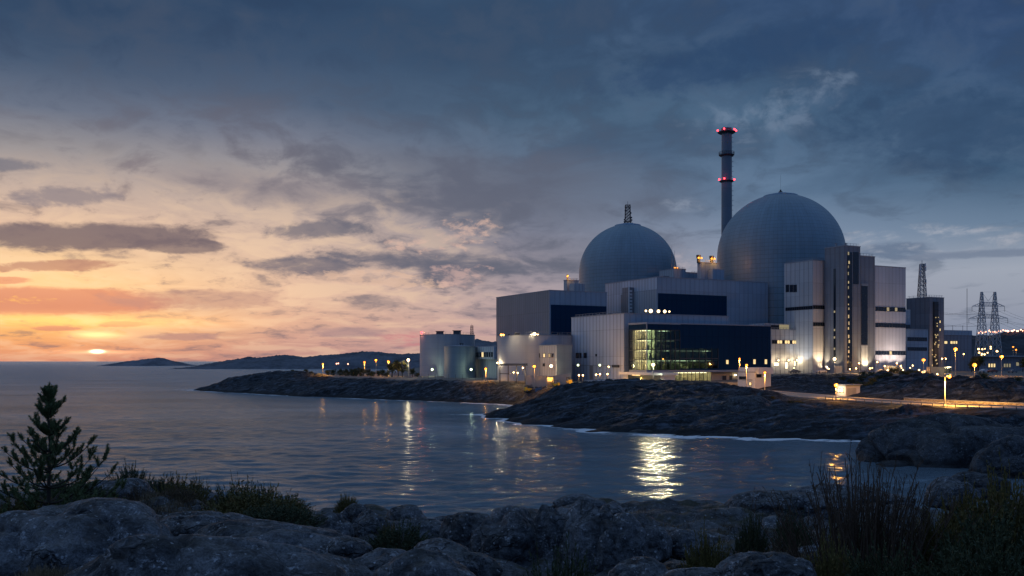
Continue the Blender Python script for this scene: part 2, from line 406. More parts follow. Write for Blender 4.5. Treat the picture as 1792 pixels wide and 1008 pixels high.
# one radial section per bearing: (distance, height), read as heights in metres
SECT = {
 250: [(90,-4),(1000,-4)],
 338: [(400,-4),(428,-1.5),(440,.25),(448,.3),(458,-3),(1000,-4)],
 370: [(395,-4),(414,-1),(424,.4),(436,2.4),(444,2.4),(460,-3),(1000,-4)],
 400: [(390,-4),(408,-.6),(413,.5),(422,3.2),(434,zk(434,660)),(444,5.5),(466,-3),(1000,-4)],
 425: [(382,-4),(399,-.6),(405,.6),(416,4.0),(430,zk(430,656)),(445,6),(474,-3),(1000,-4)],
 460: [(365,-4),(383,-.6),(389,.7),(402,3.6),(428,zk(428,661)),(450,5),(482,-3),(1000,-4)],
 515: [(350,-4),(367,-.6),(373,.8),(388,4.4),(404,6.2),(425,zk(425,647.5)),(440,9),(480,4),(510,-3),(1000,-4)],
 560: [(340,-4),(358,-.6),(363,1.0),(376,4.6),(392,6.0),(415,zk(415,655)),(440,7.2),(500,7),(540,-3),(1000,-4)],
 600: [(330,-4),(347,-.6),(352,1.0),(362,4.6),(374,zk(374,662)),(384,7.2),(520,7.2),(560,-3),(1000,-4)],
 650: [(320,-4),(336,-.6),(341,1.0),(350,4.6),(362,zk(362,663)),(372,7.3),(520,7.3),(600,4),(680,-3),(1000,-4)],
 735: [(305,-4),(321,-.6),(326,1.0),(334,4.6),(344,zk(344,664.5)),(352,7.2),(600,7.4),(700,7.4),(1000,7.4)],
 800: [(295,-4),(311,-.6),(316,1.0),(324,4.6),(332,zk(332,665.5)),(340,7.1),(1000,7.4)],
 855: [(284,-4),(300,-.6),(305,1.0),(313,4.6),(321,zk(321,667)),(330,7.0),(1000,7.4)],
 868: [(236,-2.5),(247,-.3),(251,.5),(255,.4),(263,-1.5),(284,-2.5),(299,-.6),(304,1.0),(311,4.6),(319,zk(319,668)),(328,7.0),(1000,7.4)],
 900: [(200,-3.5),(215,-.5),(220,.7),(226,2.0),(238,zk(238,704)),(248,2.4),(264,-.6),(284,-.8),(297,.6),(305,4.4),(314,zk(314,669)),(324,7.0),(1000,7.4)],
 940: [(190,-3.5),(203,-.5),(208,.8),(216,2.6),(235,zk(235,689)),(248,4.4),(268,2.0),(290,2.4),(302,5.0),(312,6.8),(322,7.0),(1000,7.4)],
 1000:[(178,-3.5),(192,-.5),(197,.9),(206,3.2),(222,6.1),(236,zk(236,674)),(252,7.0),(275,5.8),(295,6.6),(312,7.0),(1000,7.6)],
 1060:[(168,-3.5),(182,-.5),(187,1.0),(196,3.6),(208,5.2),(220,7.2),(236,zk(236,667.5)),(250,8.0),(272,7.0),(300,7.2),(1000,7.8)],
 1120:[(162,-3.5),(175,-.5),(180,1.0),(190,3.4),(204,5.0),(218,7.2),(238,zk(238,667)),(252,8.0),(275,7.1),(300,7.3),(1000,8.0)],
 1200:[(155,-3.5),(168,-.5),(173,1.0),(184,3.0),(198,4.8),(214,7.0),(232,zk(232,670)),(248,7.6),(268,7.0),(300,7.4),(1000,8.4)],
 1260:[(153,-3.5),(166,-.5),(171,1.0),(182,2.8),(196,4.8),(210,6.9),(226,zk(226,671)),(242,6.8),(262,6.8),(300,7.6),(1000,8.8)],
 1330:[(151,-3.5),(164,-.5),(169,1.0),(180,2.5),(196,4.4),(214,zk(214,682)),(232,5.6),(252,5.8),(275,6.6),(310,8.2),(345,9.0),(1000,9.4)],
 1400:[(150,-3.5),(163,-.5),(168,1.0),(178,2.3),(192,3.6),(206,zk(206,702)),(222,4.6),(250,4.8),(275,6.2),(305,7.6),(338,9.3),(1000,9.8)],
 1480:[(149,-3.5),(162,-.5),(167,1.0),(176,2.2),(186,3.2),(198,4.0),(205,4.4),(234,4.6),(262,5.2),(290,7.4),(318,9.0),(335,9.6),(1000,10)],
 1560:[(148,-3.5),(160,-.5),(165,1.0),(172,2.2),(182,3.3),(192,4.2),(216,4.5),(226,6.0),(242,zk(242,676)),(258,7.4),(285,8.8),(310,9.6),(1000,10)],
 1640:[(147,-3.5),(158,-.5),(162,1.0),(168,2.2),(176,3.4),(184,4.3),(206,4.6),(216,7.0),(234,zk(234,662)),(250,9.0),(270,9.2),(1000,10)],
 1710:[(146,-3.5),(156,-.5),(160,1.0),(165,2.2),(172,3.6),(178,4.4),(198,4.6),(208,7.0),(226,zk(226,661.5)),(244,9.2),(262,9.3),(1000,10)],
 1800:[(144,-3.5),(154,-.5),(158,1.0),(162,2.2),(167,3.6),(172,4.4),(192,4.6),(204,6.4),(222,zk(222,676)),(240,8.4),(258,9.2),(1000,10)],
 2000:[(144,-3.5),(154,-.5),(158,1.0),(162,2.2),(167,3.6),(172,4.4),(192,4.6),(204,6.4),(222,8),(240,8.4),(258,9.2),(1000,10)],
 2600:[(144,-3.5),(154,-.5),(158,1.0),(162,2.2),(170,5),(190,9),(240,12),(1000,14)],
}
ROAD = [(40,300),(52,282),(66,263),(74.5,247),(80.0,228),(86.5,208),(95,190),(106,176),(122,160),(150,140)]
PLAT = [(250,2000),(460,2000),(515,470),(560,430),(600,388),(735,354),(860,330),(900,324),(940,320),(1000,300),(1060,268),(1120,268),(1200,266),(1260,262),(1330,318),(1400,342),(1480,336),(1560,305),(1640,262),(1710,250),(1800,250),(2600,250)]
def densify(pts, n=12):
    """Catmull-Rom through the points"""
    out = []
    for i in range(len(pts)-1):
        p0, p1, p2, p3 = [np.array(pts[min(max(j, 0), len(pts)-1)], float) for j in (i-1, i, i+1, i+2)]
        for k in range(n):
            t = k/n
            out.append(.5*((2*p1)+(-p0+p2)*t+(2*p0-5*p1+4*p2-p3)*t*t+(-p0+3*p1-3*p2+p3)*t**3))
    out.append(np.array(pts[-1], float)); return np.array(out)
ROADD = densify(ROAD)
def road_z(y): return np.interp(y, [140,176,190,228,250,282,300], [4.9,4.75,4.7,4.85,5.2,6.4,7.2])
def dist_poly(X, Y, poly):
    best = np.full(X.shape, 1e9); 
    for a, b in zip(poly[:-1], poly[1:]):
        d = b-a; L = max((d**2).sum(), 1e-9)
        t = np.clip(((X-a[0])*d[0]+(Y-a[1])*d[1])/L, 0, 1)
        best = np.minimum(best, np.hypot(X-a[0]-t*d[0], Y-a[1]-t*d[1]))
    return best

RIBS = [
 (1250,672,240,1020,671,240,13),(1330,684,224,1150,668,236,10),(1050,671,236,905,714,229,8),(1010,681,230,872,722,238,6.5),
 (1110,680,226,918,730,214,8),(1190,682,220,960,730,207,8.5),(1290,688,213,1010,738,196,8),(1340,700,204,1090,745,187,7.5),
 (1240,722,191,1050,752,183,6),(1400,706,200,1210,748,178,7.5),(1450,716,190,1250,760,172,6.5),(1510,722,183,1340,762,168,6),(1580,728,176,1430,764,165,5.5),
 (1180,700,208,1110,712,202,5),(1420,735,178,1330,752,173,5),
 (560,664,395,410,684,412,9),(640,670,368,480,690,384,8),(720,672,350,580,694,360,7),(800,678,333,690,698,336,6.5),(520,650,424,425,658,432,9),(600,676,362,520,690,371,6)]
NA, ND = 860, 620
PX = np.concatenate([np.linspace(240, 1860, NA-60), np.linspace(1865, 2600, 60)])
TT = np.tan(np.arctan((PX-CX)/F))        # X = TT * Y
DD = np.geomspace(95, 1000, ND)          # Y distances
def blur(A, n, ax):
    for _ in range(n):
        A = (np.roll(A, 1, ax)+2*A+np.roll(A, -1, ax))/4 if True else A
    return A
def build_far_height():
    ks = sorted(SECT)
    prof = np.array([np.interp(DD, [d for d, _ in SECT[k]], [z for _, z in SECT[k]]) for k in ks])
    Z = np.empty((NA, ND))
    for j in range(ND): Z[:, j] = np.interp(PX, ks, prof[:, j])
    e = Z[:, :3].copy(), Z[:, -3:].copy(), Z[:3].copy(), Z[-3:].copy()
    Z = blur(blur(Z, 6, 1), 10, 0)
    Z[:, :3], Z[:, -3:] = e[0], e[1]; Z[:3], Z[-3:] = e[2], e[3]
    X = TT[:, None]*DD[None, :]; Y = np.broadcast_to(DD[None, :], X.shape)
    plat = np.interp(PX, [p for p, _ in PLAT], [d for _, d in PLAT])[:, None]
    rock = 1-sstep(-14, 2, DD[None, :]-plat)
    # glacier-smoothed backs and joints; strike runs obliquely up from the water
    low0 = sstep(340, 420, PX[:, None])*(1-sstep(1500, 1600, PX[:, None]))*np.ones_like(Z)
    ca, sa = math.cos(R(20)), math.sin(R(20))
    u = X*ca+Y*sa; v = -X*sa+Y*ca
    wu = u+6*fbm(u/30, v/30, 3, 5); wv = v+6*fbm(u/30, v/30, 3, 9)
    n = 4.6*(billow(wu/64, wv/15, 1, 1)-.15) + 1.5*(billow(wu/24, wv/8, 2, 4)-.1) + 1.3*(billow(u/6.0, v/2.8, 3, 7)-.1) + .08*fbm(u/1.6, v/1.2, 3, 17)
    crack = np.abs(gnoise(wu/19, wv/8.5, 23)); n = n - 1.1*np.exp(-(crack/.04)**2)
    shore = sstep(-2.5, 4.0, Z)
    small = 1.5*(billow(X/5., Y/5., 3, 31)-.1)+.9*(billow(X/1.8, Y/1.8, 2, 35)-.1)         # loose armour stones
    arm = ((PX[:, None] > 780) & (PX[:, None] < 1010) & (DD[None, :] > 285)).astype(float); arm = blur(arm, 12, 0)
    n = n*(1-.75*arm) + small*arm*.8
    left = 1-sstep(560, 760, PX[:, None]); n = n*(1-.35*left)
    n = np.where(low0 > 0, n*(1-.72*low0), n)
    n = n*(.35+.65*shore)*rock*.62*(.12+.88*sstep(8, 24, dist_poly(X, Y, ROADD)))
    Z = Z+n
    # whaleback ribs of the headlands: each a plunging rounded back, meeting its neighbour in a crease
    low = sstep(850, 930, PX[:, None])*(1-sstep(1360, 1440, PX[:, None]))*(1-sstep(238, 262, DD[None, :]))
    Z = Z-1.5*low*sstep(-1.5, 3.0, Z)
    wx_ = X+2.2*fbm(X/14, Y/14, 3, 101); wy_ = Y+2.2*fbm(X/14, Y/14, 3, 105)
    for (pa, ya, da, pb, yb, db, w) in RIBS:
        a = np.array([(pa-CX)/F*da, da]); b = np.array([(pb-CX)/F*db, db]); za, zb = zk(da, ya), zk(db, yb)
        d = b-a; L2 = (d**2).sum(); t = ((wx_-a[0])*d[0]+(wy_-a[1])*d[1])/L2; tc = np.clip(t, 0, 1)
        ds = np.hypot(wx_-a[0]-tc*d[0], wy_-a[1]-tc*d[1])
        w = w*1.22; hh = za+(zb-za)*tc+.9*np.sin(tc*math.pi)+w*.62*(np.sqrt(np.clip(1-(ds/w)**2, 0, 1))-1)+n*.40
        Z = np.maximum(Z, np.where(ds < w, hh, -9))
    Z = Z+low0*rock*shore*.42*(billow(wu/4.6, wv/2.3, 3, 111)-.14)*(.15+.85*sstep(8, 24, dist_poly(X, Y, ROADD)))
    # the road bench
    dr = dist_poly(X, Y, ROADD); w = 1-sstep(6.8, 12, dr)
    Z = Z*(1-w)+(road_z(Y)-.12)*w
    pav = (1-rock)*sstep(520, 600, PX[:, None])*np.ones_like(Z)
    return X, Y, Z, rock, np.clip(pav, 0, 1), dr
FX, FY, FZ, FROCK, FPAV, FDR = build_far_height()
def ground(x, y):
    px = CX+x/y*F
    i = np.interp(px, PX, np.arange(NA)); j = np.interp(y, DD, np.arange(ND))
    i0 = int(min(i, NA-2)); j0 = int(min(j, ND-2)); a = i-i0; b = j-j0
    return float((FZ[i0, j0]*(1-a)+FZ[i0+1, j0]*a)*(1-b)+(FZ[i0, j0+1]*(1-a)+FZ[i0+1, j0+1]*a)*b)
def hit(px, py, Y0=100., Y1=900.):
    """where a photo row meets the land along a bearing"""
    Y = Y0
    while Y < Y1:
        x = (px-CX)/F*Y
        if ground(x, Y) >= H+(HY-py)/F*Y: return Vector((x, Y, ground(x, Y)))
        Y += .5
    return Vector(((px-CX)/F*400, 400, ground((px-CX)/F*400, 400)))
def on(px, Y):
    x = (px-CX)/F*Y; return Vector((x, Y, ground(x, Y)))
def grid_faces(na, nd):
    i = np.arange(na-1)[:, None]; j = np.arange(nd-1)[None, :]
    a = i*nd+j
    return np.stack([a, a+nd, a+nd+1, a+1], -1).reshape(-1, 4)

def mat_rock(name, base=(.042,.048,.058), light=(.15,.165,.185), moss=.5, wet=True, scale=1., attr=False, rusty=.45, strike=False):
    m, g, b = new_mat(name)
    p = g.pos()
    if scale != 1.: p = g.vmul(p, (scale,)*3)
    n1 = g.noise(p, .35, 6, .6, .3); n2 = g.noise(p, 2.2, 6, .65, .5); n3 = g.noise(p, 11., 4, .6)
    col = g.mix(g.ss(.36, .66, g.add(g.mul(n1, .5), g.mul(n2, .5))), c4(*[a*.5 for a in base]), c4(*[(a+c)/2 for a, c in zip(base, light)]))
    lich = g.mul(g.ss(.54, .62, g.noise(g.vadd(p, (9., 2., 5.)), 1.1, 5, .7)), g.ss(.48, .58, g.noise(p, 5., 5, .75, .4)))
    spk = g.mul(g.ss(.30, .16, g.voro(p, 3.2)), g.ss(.50, .58, g.noise(g.vadd(p, (2., 8., 1.)), 1.6, 3, .6)))
    col = g.mix(g.mul(lich, .75), col, c4(*[min(1, c*1.25) for c in light]))
    wp = g.vadd(g.vmul(p, (.32, .55, .5)), g.vmul(g.noise(p, .7, 3, .6, 0., 2., '3D', 1), (.9, .9, .9))); col = g.mix(g.mul(spk, .55), col, c4(*[min(1, c*1.6) for c in light])); vein = g.mul(g.ss(.035, .0, g.voro(wp, 1., 'DISTANCE_TO_EDGE')), g.ss(.42, .60, g.noise(p, .25, 3, .5))); col = g.mix(g.mul(vein, .6), col, c4(*[a*.25 for a in base]))
    col = g.mix(g.ss(.62, .40, n3), col, c4(*[a*.6 for a in base]), ) if False else g.mix(g.mul(g.ss(.60, .36, n3), .5), col, c4(*[a*.5 for a in base]))
    rust = g.mul(g.ss(.56, .70, g.noise(g.vadd(p, (7., 3., 1.)), .8, 5, .65)), rusty)
    col = g.mix(rust, col, c4(.075, .058, .045))
    rough = .72
    if strike:      # gneiss banding and joints along the strike; also paints in crease shade and highlights
        px_, py_, pz_ = g.sep(p); ca, sa = math.cos(R(22)), math.sin(R(22))
        us = g.add(g.mul(px_, ca), g.mul(py_, sa)); vs = g.sub(g.mul(py_, ca), g.mul(px_, sa))
        bd = g.noise(g.vec(g.mul(us, .10), g.mul(vs, .55), g.mul(pz_, .9)), 1., 6, .62, .6)
        col = g.mix(g.ss(.52, .36, bd), col, c4(*[a*.35 for a in base])); col = g.mix(g.mul(g.ss(.54, .66, bd), .85), col, c4(*light))
        n2 = g.add(g.mul(n2, .55), g.mul(bd, 1.3))
    if moss:
        nz = g.sep(g.n('ShaderNodeNewGeometry').outputs['Normal'])[2]
        mm = g.mul(g.mul(g.ss(.55, .95, nz), g.ss(.50, .60, g.noise(g.vadd(p, (1., 9., 4.)), .5, 6, .7))), moss)
        zz = g.sep(g.pos())[2]; mm = g.mul(mm, g.ss(2.2, 4.0, zz))
        col = g.mix(mm, col, g.mix(n2, c4(.026,.030,.018), c4(.052,.046,.028)))
    if wet:
        zz = g.sep(g.pos())[2]
        wv = g.ss(1.5, .5, g.add(zz, g.mul(g.sub(n1, .5), 1.6)))
        col = g.mix(wv, col, g.mix(.75, col, c4(.012,.013,.015)))
        rough = g.mixf(wv, .72, .45)
    if attr:
        pv = g.attr('paved'); q = g.pos()
        asp = g.mix(g.noise(q, .12, 5, .6), c4(.11,.108,.105), c4(.20,.195,.18)); asp = g.mix(g.mul(g.ss(.5,.7,g.noise(q, 1.3, 5, .7)), .35), asp, c4(.03,.03,.03))
        f = g.ss(.35, .65, g.add(pv, g.mul(g.sub(n2, .5), .5)))
        col = g.mix(f, col, asp); rough = .75
    h = g.add(g.mul(n1, 1.2), g.add(g.mul(n2, .45), g.add(g.mul(n3, .09), g.mul(vein, -.25))))
    setp(g, b, col, rough, spec=.12 if strike else .3, normal=g.bump(h, .9, .55/scale))
    return m
M_LAND = mat_rock('shore_rock', (.010,.016,.025), (.088,.112,.148), moss=.12, attr=True, rusty=.05, strike=True)
V = np.stack([FX, FY, FZ], -1).reshape(-1, 3)
land = np_mesh('terrain', V, grid_faces(NA, ND), M_LAND, attrs={'paved': FPAV})
tag(land, 'low dark rocky headlands and paved ground across the bay', 'terrain', kind='structure')

# ------------------------------------------------------------------ the near shore
NEAR = {
 -900:[(2.5,12.3),(6,12),(14,11.2),(24,10.9),(34,10),(50,5),(75,-2),(110,-4)],
 -500:[(2.5,12.2),(6,11.9),(14,10.9),(24,10.6),(34,9.8),(50,5),(75,-2),(110,-4)],
 -100:[(2.5,12),(6,11.6),(14,10.7),(24,zk(24,888)),(34,zk(34,862)),(42,8.4),(60,1.5),(75,-2),(110,-4)],
 100: [(2.5,12),(6,11.4),(14,10.5),(20,zk(20,905)),(24,zk(24,890)),(36,zk(36,848)),(44,8),(62,1.5),(78,-2),(110,-4)],
 210: [(2.5,12),(6,11.4),(14,10.4),(20,zk(20,905)),(26,zk(26,880)),(36,zk(36,843)),(44,8),(62,1.5),(78,-2),(110,-4)],
 300: [(2.5,12),(6,11.4),(14,10.3),(20,zk(20,905)),(30,zk(30,868)),(37,zk(37,852)),(44,7.6),(62,1.5),(78,-2),(110,-4)],
 450: [(2.5,12),(6,11.3),(14,10.2),(20,zk(20,925)),(30,zk(30,888)),(38,zk(38,872)),(44,7.2),(62,1.2),(78,-2),(110,-4)],
 560: [(2.5,12),(6,11.2),(14,10.1),(19,zk(19,952)),(28,zk(28,912)),(38,zk(38,876)),(46,6.6),(62,1),(76,-2),(110,-4)],
 650: [(2.5,12),(6,11.2),(14,10.0),(19,zk(19,962)),(29,zk(29,915)),(38,zk(38,884)),(46,6.4),(62,.8),(74,-2),(110,-4)],
 780: [(2.5,12),(6,11.2),(14,10.0),(19,zk(19,975)),(28,zk(28,930)),(37,zk(37,901)),(46,6.0),(62,.6),(74,-2),(110,-4)],
 860: [(2.5,12),(6,11.2),(14,10.0),(19,zk(19,985)),(28,zk(28,922)),(37,zk(37,896)),(46,6.2),(62,.8),(76,-2),(110,-4)],
 1000:[(2.5,12),(6,11.2),(14,9.9),(19,zk(19,985)),(27,zk(27,922)),(38,zk(38,882)),(47,zk(47,872)),(56,5.0),(70,.5),(84,-2),(110,-4)],
 1200:[(2.5,12),(6,11.2),(14,9.9),(19,zk(19,985)),(27,zk(27,928)),(40,zk(40,878)),(50,zk(50,873)),(58,5.0),(72,.5),(86,-2),(110,-4)],
 1350:[(2.5,12),(6,11.2),(14,10.0),(19,zk(19,980)),(28,zk(28,928)),(40,zk(40,870)),(47,zk(47,860)),(58,4.5),(72,.5),(86,-2),(110,-4)],
 1480:[(2.5,12),(6,11.2),(14,10.0),(19,zk(19,980)),(28,zk(28,930)),(40,zk(40,872)),(46,zk(46,855)),(58,4.5),(70,.5),(82,-2),(110,-4)],
 1570:[(2.5,12),(6,11.3),(14,10.2),(19,zk(19,975)),(28,zk(28,932)),(38,zk(38,895)),(44,zk(44,872)),(52,4.6),(64,.5),(76,-2),(110,-4)],
 1660:[(2.5,12),(6,11.4),(14,10.4),(19,zk(19,965)),(28,zk(28,930)),(38,zk(38,895)),(46,6),(60,2.0),(72,-.5),(110,-4)],
 1792:[(2.5,12),(6,11.5),(14,10.5),(19,zk(19,955)),(28,zk(28,920)),(38,zk(38,885)),(48,6.5),(62,3.0),(78,.8),(95,.8),(112,-1)],
 3000:[(2.5,12.6),(6,12.3),(14,11.6),(28,10.8),(48,9),(78,6),(112,4)],
 2300:[(2.5,12.4),(6,12),(14,11.2),(28,10),(48,8),(78,5),(112,3)],
}
def build_near():
    ks = sorted(NEAR)
    px = np.linspace(-900, 3000, 860); D = np.geomspace(2.5, 112, 420)
    prof = np.array([np.interp(D, [d for d, _ in NEAR[k]], [z for _, z in NEAR[k]]) for k in ks])
    Z = np.stack([np.interp(px, ks, prof[:, j]) for j in range(len(D))], 1)
    e = Z[:, :3].copy(), Z[:, -3:].copy(), Z[:3].copy(), Z[-3:].copy()
    Z = blur(blur(Z, 5, 1), 8, 0); Z[:, :3], Z[:, -3:] = e[0], e[1]; Z[:3], Z[-3:] = e[2], e[3]
    X = (px[:, None]-CX)/F*D[None, :]; Y = np.broadcast_to(D[None, :], X.shape)
    ca, sa = math.cos(R(-20)), math.sin(R(-20)); u = X*ca+Y*sa; v = -X*sa+Y*ca
    wu = u+1.2*fbm(u/6, v/6, 3, 41); wv = v+1.2*fbm(u/6, v/6, 3, 45)
    n = .75*(billow(wu/5.5, wv/3.4, 2, 51)-.15)+.30*(billow(wu/2.1, wv/1.5, 2, 54)-.12)+.05*fbm(u/.7, v/.5, 4, 57)
    cr = np.abs(gnoise(wu/3.6, wv/2.2, 63)); n -= .30*np.exp(-(cr/.05)**2)
    Z = Z+(n*.62-.48)*sstep(3, 10, D)[None, :]
    return px, D, X, Y, Z
NPX, NDD, NX, NY, NZ = build_near()
def near_ground(x, y):
    p = CX+x/y*F
    i = np.interp(p, NPX, np.arange(len(NPX))); j = np.interp(y, NDD, np.arange(len(NDD)))
    i0 = int(min(i, len(NPX)-2)); j0 = int(min(j, len(NDD)-2)); a = i-i0; b = j-j0
    return float((NZ[i0, j0]*(1-a)+NZ[i0+1, j0]*a)*(1-b)+(NZ[i0, j0+1]*(1-a)+NZ[i0+1, j0+1]*a)*b)
def near_on(px, Y):
    x = (px-CX)/F*Y; return Vector((x, Y, near_ground(x, Y)))
M_NEAR = mat_rock('bedrock', base=(.024,.029,.037), light=(.21,.228,.252), moss=.9, wet=True, scale=2.2)
nl = np_mesh('near_ground', np.stack([NX, NY, NZ], -1).reshape(-1, 3), grid_faces(len(NPX), len(NDD)), M_NEAR)
tag(nl, 'dark bedrock and heath of the near shore', 'ground', kind='structure')

# ------------------------------------------------------------------ the sea
def build_sea():
    px = np.linspace(-420, 2250, 980)
    D = np.concatenate([np.geomspace(38, 470, 560), np.geomspace(474, 60000, 170)])
    X = (px[:, None]-CX)/F*D[None, :]; Y = np.broadcast_to(D[None, :], X.shape)
    # long low chop, fading where the grid is too coarse to carry it
    k = np.exp(-(D/300.)**2)[None, :]
    wx = X+2*fbm(X/25, Y/25, 2, 71)
    Z = k*(.26*gnoise(wx/9., Y/5.5, 72)+.24*gnoise(wx/4.0, Y/2.4, 73)+.16*gnoise(wx/2., Y/1.3, 74)*np.exp(-(D/120.)**2)[None, :])
    # how close the rock is: foam gathers where the bottom shoals
    i = np.interp(px, PX, np.arange(NA)); jj = np.interp(np.clip(D, 95, 1000), DD, np.arange(ND))
    ii = np.clip(i.astype(int), 0, NA-1); j0 = np.clip(jj.astype(int), 0, ND-1)
    hb = FZ[ii][:, j0].copy(); hb[:, D < 96] = -4; hb[:, D > 900] = -4
    S = sstep(-3.0, -.15, hb)
    wash = fbm(X/16, Y/9, 4, 81)
    S = np.clip(S*(1.0+.9*wash)+.25*wash*S, 0, 1)
    for (wpx, wD, rx, ry, a) in ((850, 240, 14, 7, .85), (900, 224, 16, 6, .7), (985, 200, 14, 4, .75), (1040, 188, 12, 4, .7), (1120, 176, 16, 3.5, .8), (1340, 165, 26, 2.6, .5), (1470, 160, 12, 3.6, .95), (330, 436, 10, 10, .6), (1540, 128, 7, 4, .6)):
        cx = (wpx-CX)/F*wD
        S = np.maximum(S, a*np.exp(-((X-cx)/rx)**2-((Y-wD)/ry)**2)*(1+1.2*wash))
    # loose shapes of spent foam drifting in the bay
    return px, D, X, Y, Z, S
spx, sD, SX, SY, SZ, SS_ = build_sea()
def mat_water():
    m, g, b = new_mat('sea_water')
    p = g.pos(); px_, py_, _ = g.sep(p)
    dist = py_
    far = g.ss(60, 700, dist)
    vfar = g.ss(300, 5000, dist)
    a = g.noise(g.vmul(p, (.26, .46, 1)), 1., 3, .55, .4)
    b1 = g.noise(g.vmul(p, (.50, .95, 1)), 1., 5, .66, .5)
    c1 = g.noise(g.vmul(p, (2.0, 3.2, 1)), 1., 4, .6, .3)
    h = g.add(g.mul(a, .9), g.add(g.mul(b1, .62), g.mul(g.mul(c1, .20), g.ss(420, 90, dist))))
    patch = g.noise(g.vmul(p, (.012, .030, 1)), 1., 4, .55, .6)
    stre = g.mixf(vfar, g.mixf(far, .95, .85), .5)
    stre = g.mul(stre, g.ss(.30, .70, patch, .70, 1.15, lin=True))
    bmp = g.bump(h, stre, 9.0)
    foam = g.attr('foam')
    fn = g.add(g.mul(g.noise(g.vmul(p, (.8, 1.6, 1)), 1., 7, .75, 1.2), .85), g.mul(g.voro(g.vmul(p, (.8, 1.6, 1)), 1.), .3))
    ff = g.ss(.0, .22, g.sub(g.mul(foam, .90), g.mul(fn, 1.05)))
    # wave faces hide one another at grazing view, so the sheet never mirrors like glass: cap the reflected share
    nt = m.node_tree; nt.nodes.remove(b)
    lw = g.n('ShaderNodeLayerWeight'); lw.inputs[0].default_value = .5; g.put(lw.inputs[1], bmp)
    fac = g.m('MULTIPLY_ADD', g.m('POWER', lw.outputs[1], 2.4), .92, .02)
    df = g.n('ShaderNodeBsdfDiffuse'); g.put(df.inputs[0], c4(.185, .262, .325)); g.put(df.inputs[2], bmp)
    gl = g.n('ShaderNodeBsdfGlossy'); g.put(gl.inputs[0], c4(.80, .92, 1.)); g.put(gl.inputs[1], g.mixf(far, .16, .26)); g.put(gl.inputs[2], bmp)
    mx = g.n('ShaderNodeMixShader'); g.put(mx.inputs[0], fac); g.L.new(df.outputs[0], mx.inputs[1]); g.L.new(gl.outputs[0], mx.inputs[2])
    fd = g.n('ShaderNodeBsdfDiffuse'); g.put(fd.inputs[0], c4(.62, .66, .70))
    m2 = g.n('ShaderNodeMixShader'); g.put(m2.inputs[0], ff); g.L.new(mx.outputs[0], m2.inputs[1]); g.L.new(fd.outputs[0], m2.inputs[2])
    g.L.new(m2.outputs[0], nt.nodes['Material Output'].inputs[0])
    return m
M_SEA = mat_water()
sea = np_mesh('sea', np.stack([SX, SY, SZ], -1).reshape(-1, 3), grid_faces(len(spx), len(sD)), M_SEA, attrs={'foam': SS_})
tag(sea, 'rippled blue grey sea of the bay running to the horizon', 'sea', kind='structure')

# ------------------------------------------------------------------ islands and hills far out
def far_land(name, label, pts, D, depth, base_py, col, n=260, m_=40, rough=1., seed=0):
    """a long low island or ridge: crest heights along the bearing, rounded fore and aft"""
    px = np.linspace(pts[0][0], pts[-1][0], n)
    crest = np.interp(px, [p[0] for p in pts], [zk(D, p[1]) for p in pts])
    crest = blur(crest[:, None], 4, 0)[:, 0]
    t = np.linspace(-1, 1, m_)
    X = (px[:, None]-CX)/F*D*np.ones((1, m_)); Y = D+depth*t[None, :]*np.ones((n, 1))
    sh = np.clip(1-np.abs(t)**1.7, 0, 1)[None, :]
    nz = fbm(X/(depth*.35)+seed, Y/(depth*.35), 5, 91+seed, .55)
    Z = np.maximum(crest, 0)[:, None]*sh*(1+.35*nz*(1-sh*.6))-1.5*(sh < .02)
    Z += rough*np.maximum(0, fbm(X/6., Y/6., 3, 97+seed))*sh**.5
    m, g, b = new_mat(name+'_cover')
    q = g.pos(); nn = g.add(g.mul(g.noise(q, .02, 6, .65), .6), g.mul(g.noise(q, .12, 5, .6), .4))
    setp(g, b, g.mix(g.ss(.38, .62, nn), c4(*col), c4(*[c*1.9 for c in col])), .9, spec=.1, normal=g.bump(nn, .8, 6.))
    o = np_mesh(name, np.stack([X, Y, Z], -1).reshape(-1, 3), grid_faces(n, m_)[:, ::-1], m)
    return tag(o, label, name.split('_')[-1], kind='structure')
far_land('islet', 'small low bare islet out at sea below the sunset', [(188,640),(200,636),(225,632),(250,629),(268,627),(278,626.5),(292,629),(310,633),(325,637),(334,640)], 2750, 90, 640, (.10,.10,.115))  # ground colour paled: distance haze put into it
far_land('headland_hill', 'long wooded headland far across the water', [(350,643.5),(372,638),(395,632),(425,628),(440,625),(452,628),(475,624),(495,621.5),(510,622),(530,625),(560,623.5),(590,622),(610,619.5),(638,616),(665,618),(690,619.5),(735,620),(800,606),(840,597),(870,598),(900,610),(960,622),(1000,640)], 1780, 160, 643, (.075,.08,.095), rough=3.)  # cover paled and blued, standing in for haze over the water
far_land('wooded_hill', 'dark wooded hill behind the pylon', [(1560,640),(1600,615),(1650,600),(1690,592),(1715,588),(1740,586),(1792,584),(1850,583),(1950,590),(2100,600),(2300,640)], 980, 180, 640, (.03,.035,.042), rough=5., seed=3)
